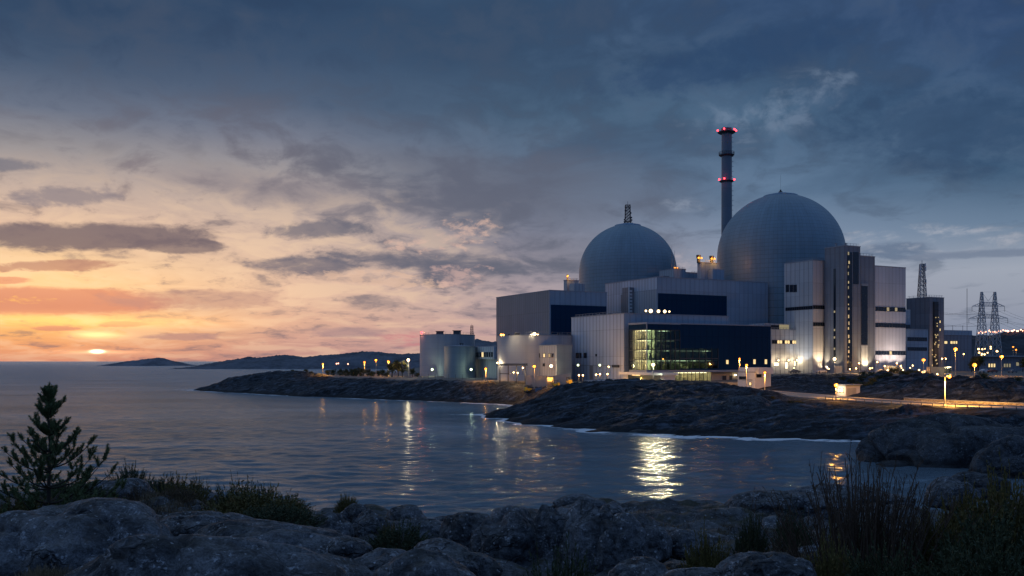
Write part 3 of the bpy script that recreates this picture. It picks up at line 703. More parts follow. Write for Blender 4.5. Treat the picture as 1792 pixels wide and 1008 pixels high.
# ------------------------------------------------------------------ materials of the plant
def mat_clad(name, base, pitch=.9, dark=.72, lift=7.0, rough=.5, var=.12, bumpy=.5, spec=.45):
    """ribbed sheet: standing seams, panel lifts, faint weathering"""
    m, g, b = new_mat(name)
    q = g.oc(); x, y, z = g.sep(q)
    s = g.m('FRACT', g.div(g.add(x, y), pitch))
    seam = g.add(g.ss(.76, .92, s), g.ss(.14, .02, s))
    hz = g.m('FRACT', g.div(g.add(z, .37), lift)); hs = g.ss(.975, .99, hz)
    n = g.noise(g.vmul(q, (.16, .16, .035)), 1., 5, .6); n2 = g.noise(g.vmul(q, (1.1, 1.1, .10)), 1., 4, .6)
    cell = g.n('ShaderNodeTexWhiteNoise', noise_dimensions='2D')
    g.put(cell.inputs[0], g.vec(g.m('FLOOR', g.div(g.add(x, y), pitch*3)), g.m('FLOOR', g.div(g.add(z, .37), lift)), 0))
    v = g.add(g.add(g.mul(g.sub(n, .5), var*2.2), g.mul(g.sub(n2, .5), var*1.2)), g.mul(g.sub(cell.outputs[0], .5), var*.8))
    v = g.add(1., v)
    v = g.mul(v, g.sub(1., g.mul(seam, 1-dark))); v = g.mul(v, g.sub(1., g.mul(hs, .28)))
    col = g.n('ShaderNodeVectorMath', operation='SCALE'); col.inputs[0].default_value = base; g.put(col.inputs[3], v)
    setp(g, b, col.outputs[0], rough, spec=spec, normal=g.bump(g.sub(1., seam), bumpy, .08))
    return m
def mat_plain(name, col, rough=.6, metal=0., spec=.4, var=.2, scale=1.):
    m, g, b = new_mat(name)
    n = g.noise(g.oc(), scale, 5, .6)
    setp(g, b, g.mix(n, c4(*[c*(1-var) for c in col]), c4(*[c*(1+var) for c in col])), g.mixf(n, rough-.08, rough+.08), metal, spec)
    return m
def mat_emit(name, col, s, sample=True):
    m, g, b = new_mat(name)
    setp(g, b, c4(*[min(c, 1)*.5 for c in col]), .4, emit=c4(*col), estr=s)
    if not sample: m.cycles.emission_sampling = 'NONE'
    return m
M_SILV = mat_clad('light_sheet', (.44,.48,.55), 2.1, .64, 9., .5, .2)
M_SILV2 = mat_clad('grey_sheet', (.33,.36,.40), 1.7, .72, 9., .5, .18)
M_DGREY = mat_clad('dark_grey_sheet', (.19,.20,.225), 1.8, .72, 9., .5, .2)
M_BLUEG = mat_clad('blue_grey_sheet', (.23,.31,.40), 2.4, .84, 6., .5, .18)  # on light halls' fronts, bluer and darker than sides: shade put into colour
M_NAVY = mat_clad('navy_sheet', (.004,.028,.068), 2.4, .88, 8., .6, .10, .2, .06)
M_PANEL = mat_clad('concrete_panel', (.38,.41,.45), 2.4, .72, 5.2, .55, .18, .25)
M_PANELD = mat_clad('dark_concrete_panel', (.17,.19,.23), 2.4, .76, 5.2, .6, .2, .25)
M_PINK = mat_clad('pale_sheet', (.46,.46,.495), 2.0, .84, 9., .5, .16)
M_TANK = mat_clad('tank_plate', (.34,.38,.43), 3.1, .93, 2.6, .5, .10, .12)
M_TANKG = mat_clad('green_grey_tank_plate', (.22,.28,.31), 3.1, .93, 2.6, .5, .10, .12)
M_ROOF = mat_plain('roof_felt', (.09,.10,.12), .8)
M_TRIM = mat_plain('roof_edge', (.24,.27,.32), .5)
M_STEEL = mat_plain('galvanised_steel', (.24,.26,.29), .5, .3)
M_STEELD = mat_plain('dark_steel', (.045,.05,.06), .6, .2)
M_DKWIN = mat_plain('dark_window', (.012,.018,.03), .12, 0, .5)
M_WHITE = mat_plain('white_render', (.55,.56,.58), .6, var=.08)
M_CONC = mat_plain('concrete', (.30,.30,.30), .8, scale=.6)
M_POLE = mat_plain('lamp_pole_steel', (.30,.29,.27), .45, .2)
M_AMBER = mat_emit('amber_bulb', (1., .33, .038), 2.5)
M_WARMB = mat_emit('warm_white_bulb', (1., .70, .36), 5.)
M_COOL = mat_emit('greenish_white_bulb', (.85, 1., .55), 3.5)
M_RED = mat_emit('red_beacon', (1., .035, .05), 8.)
M_LIT = mat_emit('lit_window', (1., .74, .34), 1.0, False)
M_LITD = mat_emit('dim_lit_window', (.80, .66, .36), .30, False)
M_LITG = mat_emit('half_lit_window', (1., .76, .36), .45, False)
M_LITB = mat_emit('bright_lit_opening', (1., .86, .55), 2.2, False)

PW = 3.5
# ------------------------------------------------------------------ lamps
def bulb_light(parent, loc, power, col, rad=.25, spot=None, aim=None):
    L = bpy.data.lights.new('lamp_light', 'SPOT' if spot else 'POINT'); L.energy = power*PW; L.color = col; L.shadow_soft_size = rad
    if spot: L.spot_size = R(spot); L.spot_blend = .6
    o = bpy.data.objects.new('lamp_light', L); COL.objects.link(o); o.location = loc
    if aim is not None: o.rotation_euler = Vector(aim).to_track_quat('-Z', 'Y').to_euler()
    if parent: o.parent = parent
    return o
AMB = (1., .42, .07); WRM = (1., .73, .41); CLD = (.85, 1., .66)
def ball(r, n=10):
    b = MB(); prof = [(r*math.sin(a)+1e-4, -r*math.cos(a)) for a in np.linspace(0, math.pi, 8)]
    return b.lathe(prof, n)
def street_lamp(label, base, top_z, mat, col, power, r=.42, arm=None, group='lamp posts around the power station', below=.35, aim=(0, 0, -1)):
    """post with a glowing head; arm = sideways reach of the head"""
    b = Vector(base); h = top_z-b.z
    t = thing('street_lamp', label, 'street lamp', b, 0, group)
    p = MB(); p.tube([(0,0,-.3),(0,0,.5),(0,0,h-.1)], [.16,.13,.08], 8); p.tube([(0,0,-.2),(0,0,.55)], .2, 8)
    if arm: p.tube([(0,0,h-.12),(arm*.5,0,h+.12),(arm,0,h+.1)], .06, 6)
    p.build('pole', M_POLE, t, True)
    x = arm or 0
    hb = MB(); hb.lathe([(.05,h+.55),(.38,h+.42),(.46,h+.30),(.44,h+.27),(.05,h+.30)], 10, x, 0); hb.build('lamp_hood', M_STEELD, t, True)
    bb = ball(r*1.02).build('bulb', mat, t, True, (x, 0, h))
    bulb_light(t, (x, -.05, h-below), power*1.7, col, .25, 160, aim); bulb_light(t, (x, -.6, h), power*.06, col, .3)
    return t

# ------------------------------------------------------------------ the plant's own axes
TH = R(27.4); U = Vector((math.cos(TH), math.sin(TH), 0)); W_ = Vector((-math.sin(TH), math.cos(TH), 0))
def along(p0, d, px):
    """distance from p0 along d to the vertical plane through a photo column"""
    k = (px-CX)/F
    return (k*p0.y-p0.x)/(d.x-k*d.y)
class Blk:
    """a block standing in the plant's axes: local x runs along its long front, y goes back"""
    def __init__(s, name, label, cat, cpx, Y, lpx, rpx, tpy, depth=None, gz=None, group=None, length=None, base=None):
        s.p0 = Vector(((cpx-CX)/F*Y, Y, 0))
        s.W = length if length else along(s.p0, U, rpx)
        s.D = depth if depth else along(s.p0, W_, lpx)
        s.g = (ground(s.p0.x, s.p0.y)-.1) if gz is None else gz
        s.p0.z = s.g; s.H = zk(Y, tpy)-s.g; s.Y = Y
        s.t = thing(name, label, cat, s.p0, TH, group)
    def front(s, px, py=None):
        x = along(s.p0, U, px); Y = (s.p0+U*x).y
        return x, (None if py is None else zk(Y, py)-s.g)
    def side(s, px, py=None):
        y = along(s.p0, W_, px); Y = (s.p0+W_*y).y
        return y, (None if py is None else zk(Y, py)-s.g)
    def body(s, mats, z0=-1.5, faces=None, edge=True):
        """walls, roof deck and a thin parapet cap"""
        m = MB(); W, D, Hh = s.W, s.D, s.H
        vs = [(0,0,z0),(W,0,z0),(W,D,z0),(0,D,z0),(0,0,Hh),(W,0,Hh),(W,D,Hh),(0,D,Hh)]
        mats = mats if isinstance(mats, (list, tuple)) else [mats]
        m.v = vs; m.f = [(0,1,5,4),(3,0,4,7),(1,2,6,5),(2,3,7,6)]; m.mi = [0, min(1, len(mats)-1), min(1, len(mats)-1), 0]
        w = m.build('wall', mats, s.t)
        r = MB(); r.box(.25, W-.25, .25, D-.25, Hh-.55, Hh-.35); rf = r.build('roof', M_ROOF, s.t)
        if edge:
            e = MB(); k = .12
            e.box(-k, W+k, -k, .3, Hh-.02, Hh+.28); e.box(-k, W+k, D-.3, D+k, Hh-.02, Hh+.28)
            e.box(-k, .3, .3, D-.3, Hh-.02, Hh+.28); e.box(W-.3, W+k, .3, D-.3, Hh-.02, Hh+.28)
            e.build('roof_edge', M_TRIM, s.t)
        return w
    def fpanel(s, name, px0, px1, py0, py1, mat, out=.14, thick=.3, pyref=None):
        """a raised panel on the front, given by its photo corners (heights read at its first column)"""
        x0, za = s.front(px0, py0); x1, _ = s.front(px1); _, zb = s.front(px0, py1)
        m = MB(); m.box(x0, x1, -out, thick, zb, za); return m.build(name, mat, s.t)
    def spanel(s, name, px0, px1, py0, py1, mat, out=.14, thick=.3):
        y0, za = s.side(px0, py0); y1, _ = s.side(px1); _, zb = s.side(px0, py1)
        m = MB(); m.box(-out, thick, min(y0, y1), max(y0, y1), min(za, zb), max(za, zb)); return m.build(name, mat, s.t)
    def fwin(s, px0, px1, py0, py1, mat, name='window'):
        """a window set in the front: recess frame proud of the wall, pane inside it"""
        x0, za = s.front(px0, py0); x1, _ = s.front(px1); _, zb = s.front(px0, py1)
        f = MB(); k = .12
        f.box(x0-k, x1+k, -.10, .06, za, za+k); f.box(x0-k, x1+k, -.10, .06, zb-k, zb); f.box(x0-k, x0, -.10, .06, zb, za); f.box(x1, x1+k, -.10, .06, zb, za)
        fr = f.build(name, M_STEELD, s.t)
        p = MB(); p.box(x0, x1, -.045, .04, zb, za); p.build('pane', mat, fr); return fr
    def swin(s, px0, px1, py0, py1, mat, name='window'):
        y0, za = s.side(px0, py0); y1, _ = s.side(px1); _, zb = s.side(px0, py1)
        y0, y1 = min(y0, y1), max(y0, y1); f = MB(); k = .12
        f.box(-.10, .06, y0-k, y1+k, za, za+k); f.box(-.10, .06, y0-k, y1+k, zb-k, zb); f.box(-.10, .06, y0-k, y0, zb, za); f.box(-.10, .06, y1, y1+k, zb, za)
        fr = f.build(name, M_STEELD, s.t)
        p = MB(); p.box(-.045, .04, y0, y1, zb, za); p.build('pane', mat, fr); return fr
    def strip(s, px0, px1, py0, py1, mat_lit, n=8, lit=(), face='f'):
        """a ribbon of windows as one long frame with a row of panes"""
        fn = s.front if face == 'f' else s.side
        a0, za = fn(px0, py0); a1, _ = fn(px1); _, zb = fn(px0, py1); a0, a1 = min(a0, a1), max(a0, a1)
        def bx(m, u0, u1, d0, d1, z0, z1):
            if face == 'f': m.box(u0, u1, d0, d1, z0, z1)
            else: m.box(d0, d1, u0, u1, z0, z1)
        f = MB(); bx(f, a0, a1, -.09, .05, za, za+.14); bx(f, a0, a1, -.09, .05, zb-.14, zb)
        st = (a1-a0)/n
        for k in range(n+1): bx(f, a0+k*st-.09, a0+k*st+.09, -.09, .05, zb, za)
        fr = f.build('ribbon_window', M_STEELD, s.t)
        p = MB()
        for k in range(n):
            p.m = 1 if k in lit else 0
            bx(p, a0+k*st+.09, a0+(k+1)*st-.09, -.04, .03, zb, za)
        p.build('pane', [M_DKWIN, mat_lit], fr); return fr
    def railing(s, x0, x1, y, h=1.1, z=None, sp=1.6, yy=None):
        m = MB(); z = s.H if z is None else z
        if yy is None:
            m.bar((x0,y,z+h),(x1,y,z+h),.09); m.bar((x0,y,z+h*.5),(x1,y,z+h*.5),.06)
            for k in np.arange(x0, x1+.01, sp): m.bar((k,y,z),(k,y,z+h),.08)
        else:
            m.bar((x0,y,z+h),(x0,yy,z+h),.09); m.bar((x0,y,z+h*.5),(x0,yy,z+h*.5),.06)
            for k in np.arange(y, yy+.01, sp): m.bar((x0,k,z),(x0,k,z+h),.08)
        return m.build('railing', M_STEEL, s.t)
    def vent(s, x, y, w, d, h):
        m = MB(); m.box(x, x+w, y, y+d, s.H-.3, s.H+h); m.box(x-.1, x+w+.1, y-.1, y+d+.1, s.H+h, s.H+h+.18)
        return m.build('roof_vent', M_STEEL, s.t)

def floodlight(label, loc, mat, col, power, r=.4, spot=None, aim=None, group='floodlights on the plant roofs', post=.9):
    t = thing('floodlight', label, 'floodlight', loc, 0, group)
    m = MB(); m.bar((0,0,-post),(0,0,-r*.4),.12); m.box(-r*1.1, r*1.1, -.1, r, -r*.9, r*1.05); m.build('housing', M_STEELD, t)
    ball(r).build('bulb', mat, t, True, (0, -.25, .1))
    bulb_light(t, (0, -.9, .1), power, col, .3, spot, aim)
    return t
def beacon(parent, loc, r=.4):
    return ball(r, 8).build('red_beacon', M_RED, parent, True, loc)
def lattice(m, base, top, wb, wt, n, w=.14, x0=0, y0=0):
    """four legs with X bracing, n bays"""
    c = [(-1,-1),(1,-1),(1,1),(-1,1)]
    def pt(k, t): 
        ww = wb+(wt-wb)*t; return Vector((x0+c[k][0]*ww/2, y0+c[k][1]*ww/2, base+(top-base)*t))
    for k in range(4): m.bar(pt(k, 0), pt(k, 1), w*1.4)
    ts = [1-(1-i/n)**1.25 for i in range(n+1)] if wb > wt*1.4 else [i/n for i in range(n+1)]
    for i in range(n):
        for k in range(4):
            k2 = (k+1) % 4
            m.bar(pt(k, ts[i]), pt(k2, ts[i+1]), w); m.bar(pt(k2, ts[i]), pt(k, ts[i+1]), w)
            m.bar(pt(k, ts[i+1]), pt(k2, ts[i+1]), w)
    return m

# ------------------------------------------------------------------ reactor domes and the stack
def mat_dome(name, base, nm, rows):
    m, g, b = new_mat(name)
    q = g.oc(); x, y, z = g.sep(q)
    a = g.m('ARCTAN2', y, x); r = g.m('SQRT', g.add(g.mul(x, x), g.mul(y, y)))
    e = g.m('ARCTAN2', z, r)
    s = g.m('FRACT', g.mul(a, nm/(2*math.pi))); s = g.m('ABSOLUTE', g.sub(s, .5))
    ev = g.m('FRACT', g.mul(g.m('MAXIMUM', e, g.mul(z, .04)), rows)); t = g.m('ABSOLUTE', g.sub(ev, .5))
    # seams keep their real width: widen in angle toward the crown
    wid = g.div(.055, g.m('MAXIMUM', g.m('COSINE', g.m('MAXIMUM', e, 0.)), .12))
    l1 = g.ss(g.sub(.5, wid), .5, s); l2 = g.ss(.43, .49, t)
    line = g.m('MAXIMUM', l1, l2)
    cell = g.n('ShaderNodeTexWhiteNoise', noise_dimensions='2D')
    g.put(cell.inputs[0], g.vec(g.m('FLOOR', g.mul(a, nm/(2*math.pi))), g.m('FLOOR', g.mul(g.m('MAXIMUM', e, g.mul(z, .04)), rows)), 0))
    n = g.noise(g.vmul(q, (.10, .10, .04)), 1., 6, .62); n3 = g.noise(g.vec(g.mul(a, 14.), g.mul(e, .8), 0.), 1., 5, .6)
    v = g.add(1., g.add(g.mul(g.sub(n, .5), .4), g.add(g.mul(g.sub(cell.outputs[0], .5), .07), g.mul(g.sub(n3, .5), .45))))
    v = g.mul(v, g.sub(1., g.mul(line, .36)))
    col = g.n('ShaderNodeVectorMath', operation='SCALE'); col.inputs[0].default_value = base; g.put(col.inputs[3], v)
    setp(g, b, col.outputs[0], .42, spec=.45, normal=g.bump(g.sub(1., line), .5, .12))
    return m
def dome(label, cpx, Y, rpx, cpy, name='reactor_dome'):
    r = rpx*Y/F; c = at(cpx, cpy, Y); gz = ground(c.x, Y); zc = c.z-gz
    t = thing(name, label, 'reactor dome', (c.x, Y, gz))
    m = MB(); prof = [(r, -zc-1), (r, -zc*.5), (r, 0)]
    prof += [(r*math.cos(a), r*math.sin(a)) for a in np.linspace(0, R(86), 34)[1:]]
    sh = m.lathe(prof, 128); sh.disc(r*math.cos(R(86)), r*math.sin(R(86)), 128)
    m.build('shell', mat_dome('dome_plate', (.175,.250,.305), 96, 96/(2*math.pi)), t, True, (0, 0, zc))
    k = MB(); ra = r*.27; za = math.sqrt(r*r-ra*ra)
    k.lathe([(ra, za-.25), (ra, za+.45), (ra*.96, za+.6), (ra*.5, r+.35), (.3, r+.55)], 64)
    k.build('cap', M_BLUEG, t, True, (0, 0, zc))
    return t, r, zc
d1, r1, z1 = dome('smaller reactor dome with a lattice antenna mast on its crown', 1098.5, 440, 85, 478)
m = MB(); top = r1+z1
lattice(m, top+.3, top+9.4, 2.6, 2.2, 6, .16)
m.bar((0,0,top+9),(0,0,top+11.2),.14); m.bar((-1.5,0,top+8.4),(1.5,0,top+8.4),.25); m.bar((-2.0,0,top+1.4),(2.0,0,top+1.4),.3)
for x, z in ((-1.6,2.2),(1.7,2.0),(1.6,3.2),(-1.5,1.2),(1.3,5.4),(-1.2,6.6)): m.tube([(x,-1.2,top+z),(x,-.8,top+z)], .45, 8)
m.box(-2.2,2.2,-2.2,2.2,top+.3,top+.6)
m.build('antenna_mast', M_STEELD, d1)
d2, r2, z2 = dome('larger reactor dome beside the tall chimney', 1366, 425, 108.5, 449)
m = MB(); top = r2+z2; m.lathe([(.9,top+.4),(1.0,top+1.2),(.4,top+1.6),(.4,top+2.2),(.05,top+2.3)], 12); m.bar((0,0,top+2),(0,0,top+9),.05)
m.build('lightning_rod', M_STEELD, d2)

def chimney():
    Y = 470.; c = at(1271.5, 226, Y); gz = ground(c.x, Y); h = c.z-gz; r0 = 9.6*Y/F; r1_ = 8.6*Y/F
    t = thing('chimney', 'tall slender ventilation chimney with red warning lights', 'chimney', (c.x, Y, gz))
    m = MB(); N = 18
    m.lathe([(r0+(r1_-r0)*k/N, -1+(h+.5)*k/N) for k in range(N+1)], 40); m.lathe([(r1_, h-.5),(r1_+.25, h-.3),(r1_+.25, h+.4),(r1_-.5, h+.5),(r1_-.5, h-2)], 40)
    m.build('shaft', mat_clad('stack_shell', (.13,.165,.21), 4.4, .9, 9.5, .55, .12, .15), t, True)
    def ring(zz, rr, rail, lights):
        p = MB(); p.lathe([(r1_*.9, zz-.5),(rr-.7, zz-.45),(rr, zz),(rr, zz+.3),(r1_*.9, zz+.3)], 40)
        if rail:
            for k in range(24):
                a = 2*math.pi*k/24; p.bar((rr*math.cos(a), rr*math.sin(a), zz+.2), (rr*math.cos(a), rr*math.sin(a), zz+1.7), .1)
            for z_ in (1.0, 1.7):
                p.lathe([(rr-.05, zz+z_-.05),(rr+.05, zz+z_-.05),(rr+.05, zz+z_+.05),(rr-.05, zz+z_+.05),(rr-.05, zz+z_-.05)], 40)
        o = p.build('gallery', M_STEELD, t, False)
        for a in lights:
            a = R(a); ball(.46, 8).build('red_beacon', M_RED, o, True, (math.cos(a)*(rr+.2), math.sin(a)*(rr+.2), zz+.9))
            bulb_light(t, (math.cos(a)*(rr+1.1), math.sin(a)*(rr+1.1), zz+.7), 12, (1., .05, .07), .3)
    ring(zk(Y, 232)-gz, 15.5*Y/F, False, (-172, -8, -118, -48))
    ring(zk(Y, 272)-gz, 13.2*Y/F, True, ())
    ring(zk(Y, 317.5)-gz, 12.6*Y/F, False, (-172, -8, -120))
    ld = MB()
    for s_ in (-.25, .25): ld.bar((r0*1.02, s_, 0), (r1_*1.03, s_, h-1), .1)
    for z_ in np.arange(1, h-2, 2.5): ld.bar((r0*1.01, -.25, z_), (r0*1.01, .25, z_), .1); ld.bar((r1_*.9, 0, z_), (r0*1.25, 0, z_), .16)
    ld.build('ladder', M_STEEL, t)
chimney()

# ------------------------------------------------------------------ turbine halls
D_ = Blk('turbine_hall', 'dark grey turbine hall with a navy front panel behind the round tanks', 'building', 962, 360, 868.5, 1062, 508.3)
D_.body([M_BLUEG, M_DGREY])
D_.fpanel('navy_panel', 964, 1061, 533, 646, M_NAVY)
rl = MB(); rl.box(-.18, .02, -.18, .02, -1, D_.H+.28); rl.build('corner_trim', M_TRIM, D_.t)
B_ = Blk('reactor_service_hall', 'large light grey hall with a navy band below the smaller dome', 'building', 1150, 370, 1059, 1344, 485)
B_.body([M_BLUEG, M_SILV])  # front takes the darker blue sheet: its shade is in the colour
B_.fpanel('navy_panel', 1151.5, 1271.5, 513, 556, M_NAVY)
B_.spanel('grey_panel', 1087.5, 1149, 513, 556, M_SILV2)
B_.spanel('dark_panel', 1087, 1097, 516, 556, M_DGREY, .24)
y0, zt = B_.side(1109.5, 503); y1, _ = B_.side(1098)
mm = MB(); mm.box(-2.6, .1, y0, y1, 0, zt); st = mm.build('stair_tower', M_DGREY, B_.t)
mm = MB(); mm.box(-2.75, -2.2, y0-.08, y0+.3, zt-14, zt+.2)
for k in range(9): mm.box(-2.7, -1.0, y0-.12, y0-.02, zt-2-k*1.4, zt-1.2-k*1.4)
mm.build('louvre', M_WHITE, st)
B_.vent(6, 4, 3, 3, 1.0); B_.vent(30, 4, 4, 3, .7)

A_ = Blk('workshop_hall', 'light grey ribbed workshop hall with small windows and two wall lamps', 'building', 1092, 300, 1000, 1272, 549, length=44)
A_.body([M_BLUEG, M_SILV])  # side pale, front blue grey: fall of light put into the sheets
for a, b_ in ((1008, 1013), (1014.5, 1017.5), (1022, 1026.5)): A_.swin(a, b_, 618, 626, M_DKWIN)
A_.swin(1042.5, 1044.5, 620, 623, M_DKWIN)
A_.spanel('door', 1032, 1038, 639, 664, M_DGREY, .1)
A_.spanel('service_pipe_bracket', 1073, 1084, 638.5, 643, M_STEELD, .5, .1)
y0, z0 = A_.side(1090, 640); y1, _ = A_.side(1002)
mm = MB(); mm.bar((-.15, y0, z0), (-.15, y1, z0), .16); mm.build('cable_tray', M_STEEL, A_.t)
A_.railing(0.3, 0.3, 2, 1.0, None, 2.2, A_.D-2)
for k, (x, y) in enumerate(((-.0, 6), (-.0, 10), (-.0, 17))): A_.vent(1.0, y, 1.2, 1.0, .5)

# ------------------------------------------------------------------ navy control building with its glazed corner
C_ = Blk('control_building', 'navy clad control building with a lit glazed corner over the lobby', 'building', 1132, 290, 1100, 1348.5, 565.2)
CW, CD, CH = C_.W, C_.D, C_.H
xg, _ = C_.front(1190); _, zu = C_.front(1132, 576.5); _, zl = C_.front(1132, 648); xs, zs = C_.front(1191, 609.5); xe, _ = C_.front(1257)
zso = zk((C_.p0+U*xs).y, 645)-C_.g
# walls round the glazing, open where the glass is
m = MB()
m.box(xg, CW, 0, .4, zs, CH); m.box(xe, CW, 0, .4, zl, zs); m.box(0, CW, 0.0, .4, zu, CH) if False else m.box(0, xg, 0, .4, zu, CH)
m.box(CW-.4, CW, .4, CD, zl, CH); m.box(0, CW, CD-.4, CD, -1, CH); m.box(0, .4, .4, CD-.4, zu, CH)
m.box(xg, xe, 0, .4, zl, zso)
C_w = m.build('wall', M_NAVY, C_.t)
m = MB(); m.box(-.15, xg+.15, -.15, .05, CH-.3, CH+.25); m.box(xg+.15, CW+.1, -.1, .05, CH-.15, CH+.2); m.box(-.15, .05, .05, CD, CH-.3, CH+.25); m.build('roof_edge', M_TRIM, C_.t)
m = MB(); m.box(.1, CW-.1, .1, CD+.0-.1, CH-.7, CH-.4); m.build('roof', M_ROOF, C_.t)
m = MB(); m.box(-.12, CW+.05, -.25, CD-.4, zl-.7, zl-.02); m.build('floor_slab', M_TRIM, C_.t)
# fins of glass with real rooms behind: slabs, a back wall, furniture and strip lights
def mat_room():
    m, g, b = new_mat('office_interior')
    q = g.oc(); x, y, z = g.sep(q)
    cell = g.n('ShaderNodeTexWhiteNoise', noise_dimensions='2D'); g.put(cell.inputs[0], g.vec(g.m('FLOOR', g.mul(x, .55)), g.m('FLOOR', g.mul(z, .25)), 0))
    n = g.noise(g.vmul(q, (1.2, 1.2, .5)), 1., 4, .6)
    setp(g, b, g.mix(cell.outputs[0], c4(.12,.15,.15), c4(.55,.50,.38)), .7)
    return m
M_ROOM = mat_room()
def mat_glass(name, tint):
    m, g, b = new_mat(name)
    nt = m.node_tree
    tr = g.n('ShaderNodeBsdfTransparent'); tr.inputs[0].default_value = tint
    gl = g.n('ShaderNodeBsdfGlossy'); gl.inputs[0].default_value = (.7,.8,.85,1); gl.inputs[1].default_value = .03
    fr = g.n('ShaderNodeLayerWeight'); fr.inputs[0].default_value = .5
    mx = g.n('ShaderNodeMixShader'); g.put(mx.inputs[0], g.m('MULTIPLY_ADD', g.m('POWER', fr.outputs[1], 4.), .6, .05)); g.L.new(tr.outputs[0], mx.inputs[1]); g.L.new(gl.outputs[0], mx.inputs[2])
    nt.nodes.remove(b); g.L.new(mx.outputs[0], nt.nodes['Material Output'].inputs[0])
    return m
M_GLASS = mat_glass('teal_glass', (.40,.52,.50,1)); M_GLASSC = mat_glass('clear_glass', (.80,.85,.82,1))
M_TUBE = mat_emit('ceiling_light', (1., .83, .50), 9.)
M_TUBED = mat_emit('dim_ceiling_light', (1., .85, .55), 1.2)
hf = (zu-zl)/4
m = MB(); m.box(.5, xg+1, 7.8, 8.0, zl, zu); m.box(xg, xe, 5.8, 6.0, zl, zs)
for k in range(4): m.box(.35, xg, .35, 7.8, zl+k*hf-.12, zl+k*hf+.12)
m.box(xg, xe, .35, 5.8, zl, zl+.12); m.box(xg, xe, .35, 5.8, zl+hf-.12, zl+hf+.1)
for k in range(4):
    z = zl+k*hf+.12; rr = random.Random(k)
    for q in range(7):
        x = 1+rr.random()*(xg-2.5); y = 1.2+rr.random()*4.5; hh = .8+rr.random()*1.6
        m.box(x, x+.4+rr.random()*1.0, y, y+.5, z, z+hh)
for k in range(2):
    z = zl+k*hf+.12; rr = random.Random(40+k)
    for q in range(9):
        x = xg+.6+rr.random()*(xe-xg-2); m.box(x, x+.3+rr.random()*.9, 1.5+rr.random()*3, 5.2, z, z+.8+rr.random()*1.8)
m.box(3.5, 3.7, .5, 7.8, zl, zu); m.build('interior', M_ROOM, C_.t)  # partition added to keep the side rooms' light off the front
for k in range(4):
    for y in (2.2, 5.2): bulb_light(C_.t, (1.9, y, zl+(k+.62)*hf), 170, (1., .72, .36), .3)
    bulb_light(C_.t, (7., 3.2, zl+(k+.7)*hf), (50 if k == 0 else 12), (1., .74, .36), .3)
for x in (3, 8, 13): bulb_light(C_.t, (xg+x, 2.6, zl+.6*hf), 26, (1., .74, .36), .3)
m = MB(); m.m = 0
rr = random.Random(5)
for k in range(4):
    z = zl+(k+1)*hf-.22
    for x in np.arange(.7, 3.6, 1.4): MB().box(x, x+.3, 1.0, min(CD-1.5, 7.2), z-.08, z).build('ceiling_light', M_TUBE, C_.t)
    for x in np.arange(4.2, xg-.5, 1.6):
        MB().box(x, x+.25, 2.0+rr.random()*2, 5.0+rr.random(), z-.06, z).build('ceiling_light', M_TUBE if (k == 0 or rr.random() < .12) else M_TUBED, C_.t)
for k in range(2):
    for x in np.arange(xg+.8, xe-.5, 1.7):
        MB().box(x, x+.25, 1.8, 4.6, zl+(k+1)*hf-.28, zl+(k+1)*hf-.2).build('ceiling_light', M_TUBE if (rr.random() < (.3 if k == 0 else .08)) else M_TUBED, C_.t)
g1 = MB(); g1.box(0, xg, .12, .16, zl, zu); g1.box(xg, xe, .12, .16, zso, zs); gl = g1.build('curtain_glazing', M_GLASS, C_.t)
g1 = MB(); g1.box(.12, .16, .2, CD-.5, zl, zu); gl2 = g1.build('curtain_glazing', M_GLASSC, C_.t)
m = MB()
for k in range(5):
    z = zl+k*hf; m.box(0, xg, 0, .3, z-.14, z+.14)
nb = 7
for k in range(nb+1):
    x = xg*k/nb; w = .16 if k % 3 else .26; m.box(x-w/2 if k else 0, x+w/2, -.05, .3, zl, zu)
for k in range(7):
    x = xg+(xe-xg)*k/6; m.box(x-.08, x+.08, -.02, .3, zso, zs)
m.box(xg, xe, -.01, .3, zso+(zs-zso)*.5-.12, zso+(zs-zso)*.5+.12)
m.build('mullion', M_STEELD, C_.t)
m = MB()
for k in range(5):
    z = zl+k*hf; m.box(-.02, .3, .3, CD-.4, z-.12, z+.12)
for k in range(11):
    y = .3+(CD-.7)*k/10; m.box(-.05, .28, y-.07, y+.07, zl, zu)
m.build('side_mullion', M_STEELD, C_.t)
m = MB(); m.box(-.22, .02, -.22, .02, zl-.7, CH+.25); m.build('corner_trim', M_TRIM, C_.t)
for px in (1270.5, 1318, 1338):
    C_.fwin(px, px+4.2, 630 if px < 1300 else 629, 637, M_LIT)
# lobby under the overhang
lx0, _ = C_.front(1166); lx1, _ = C_.front(1249)
m = MB(); m.box(lx0, lx1, 5.6, 5.8, -1, zl-.7); m.box(lx0, lx0+.2, 1.2, 5.6, -1, zl-.7); m.box(lx1-.2, lx1, 1.2, 5.6, -1, zl-.7)
rr = random.Random(9)
for q in range(12):
    x = lx0+.6+rr.random()*(lx1-lx0-1.8); m.box(x, x+.3+rr.random()*.6, 2.2+rr.random()*2.5, 5.0, 0, .9+rr.random()*1.3)
m.build('lobby', M_ROOM, C_.t)
for k in range(4): bulb_light(C_.t, (lx0+(lx1-lx0)*(k+.5)/4, 3.0, 2.6), 34, (1., .74, .36), .3)
g1 = MB(); g1.box(lx0, lx1, 1.30, 1.34, 0, zl-.72); g1.build('lobby_glazing', M_GLASSC, C_.t)
m = MB()
for k in range(13):
    x = lx0+(lx1-lx0)*k/12; m.box(x-.06, x+.06, 1.22, 1.42, 0, zl-.72)
m.build('lobby_mullion', M_STEELD, C_.t)
m = MB(); 
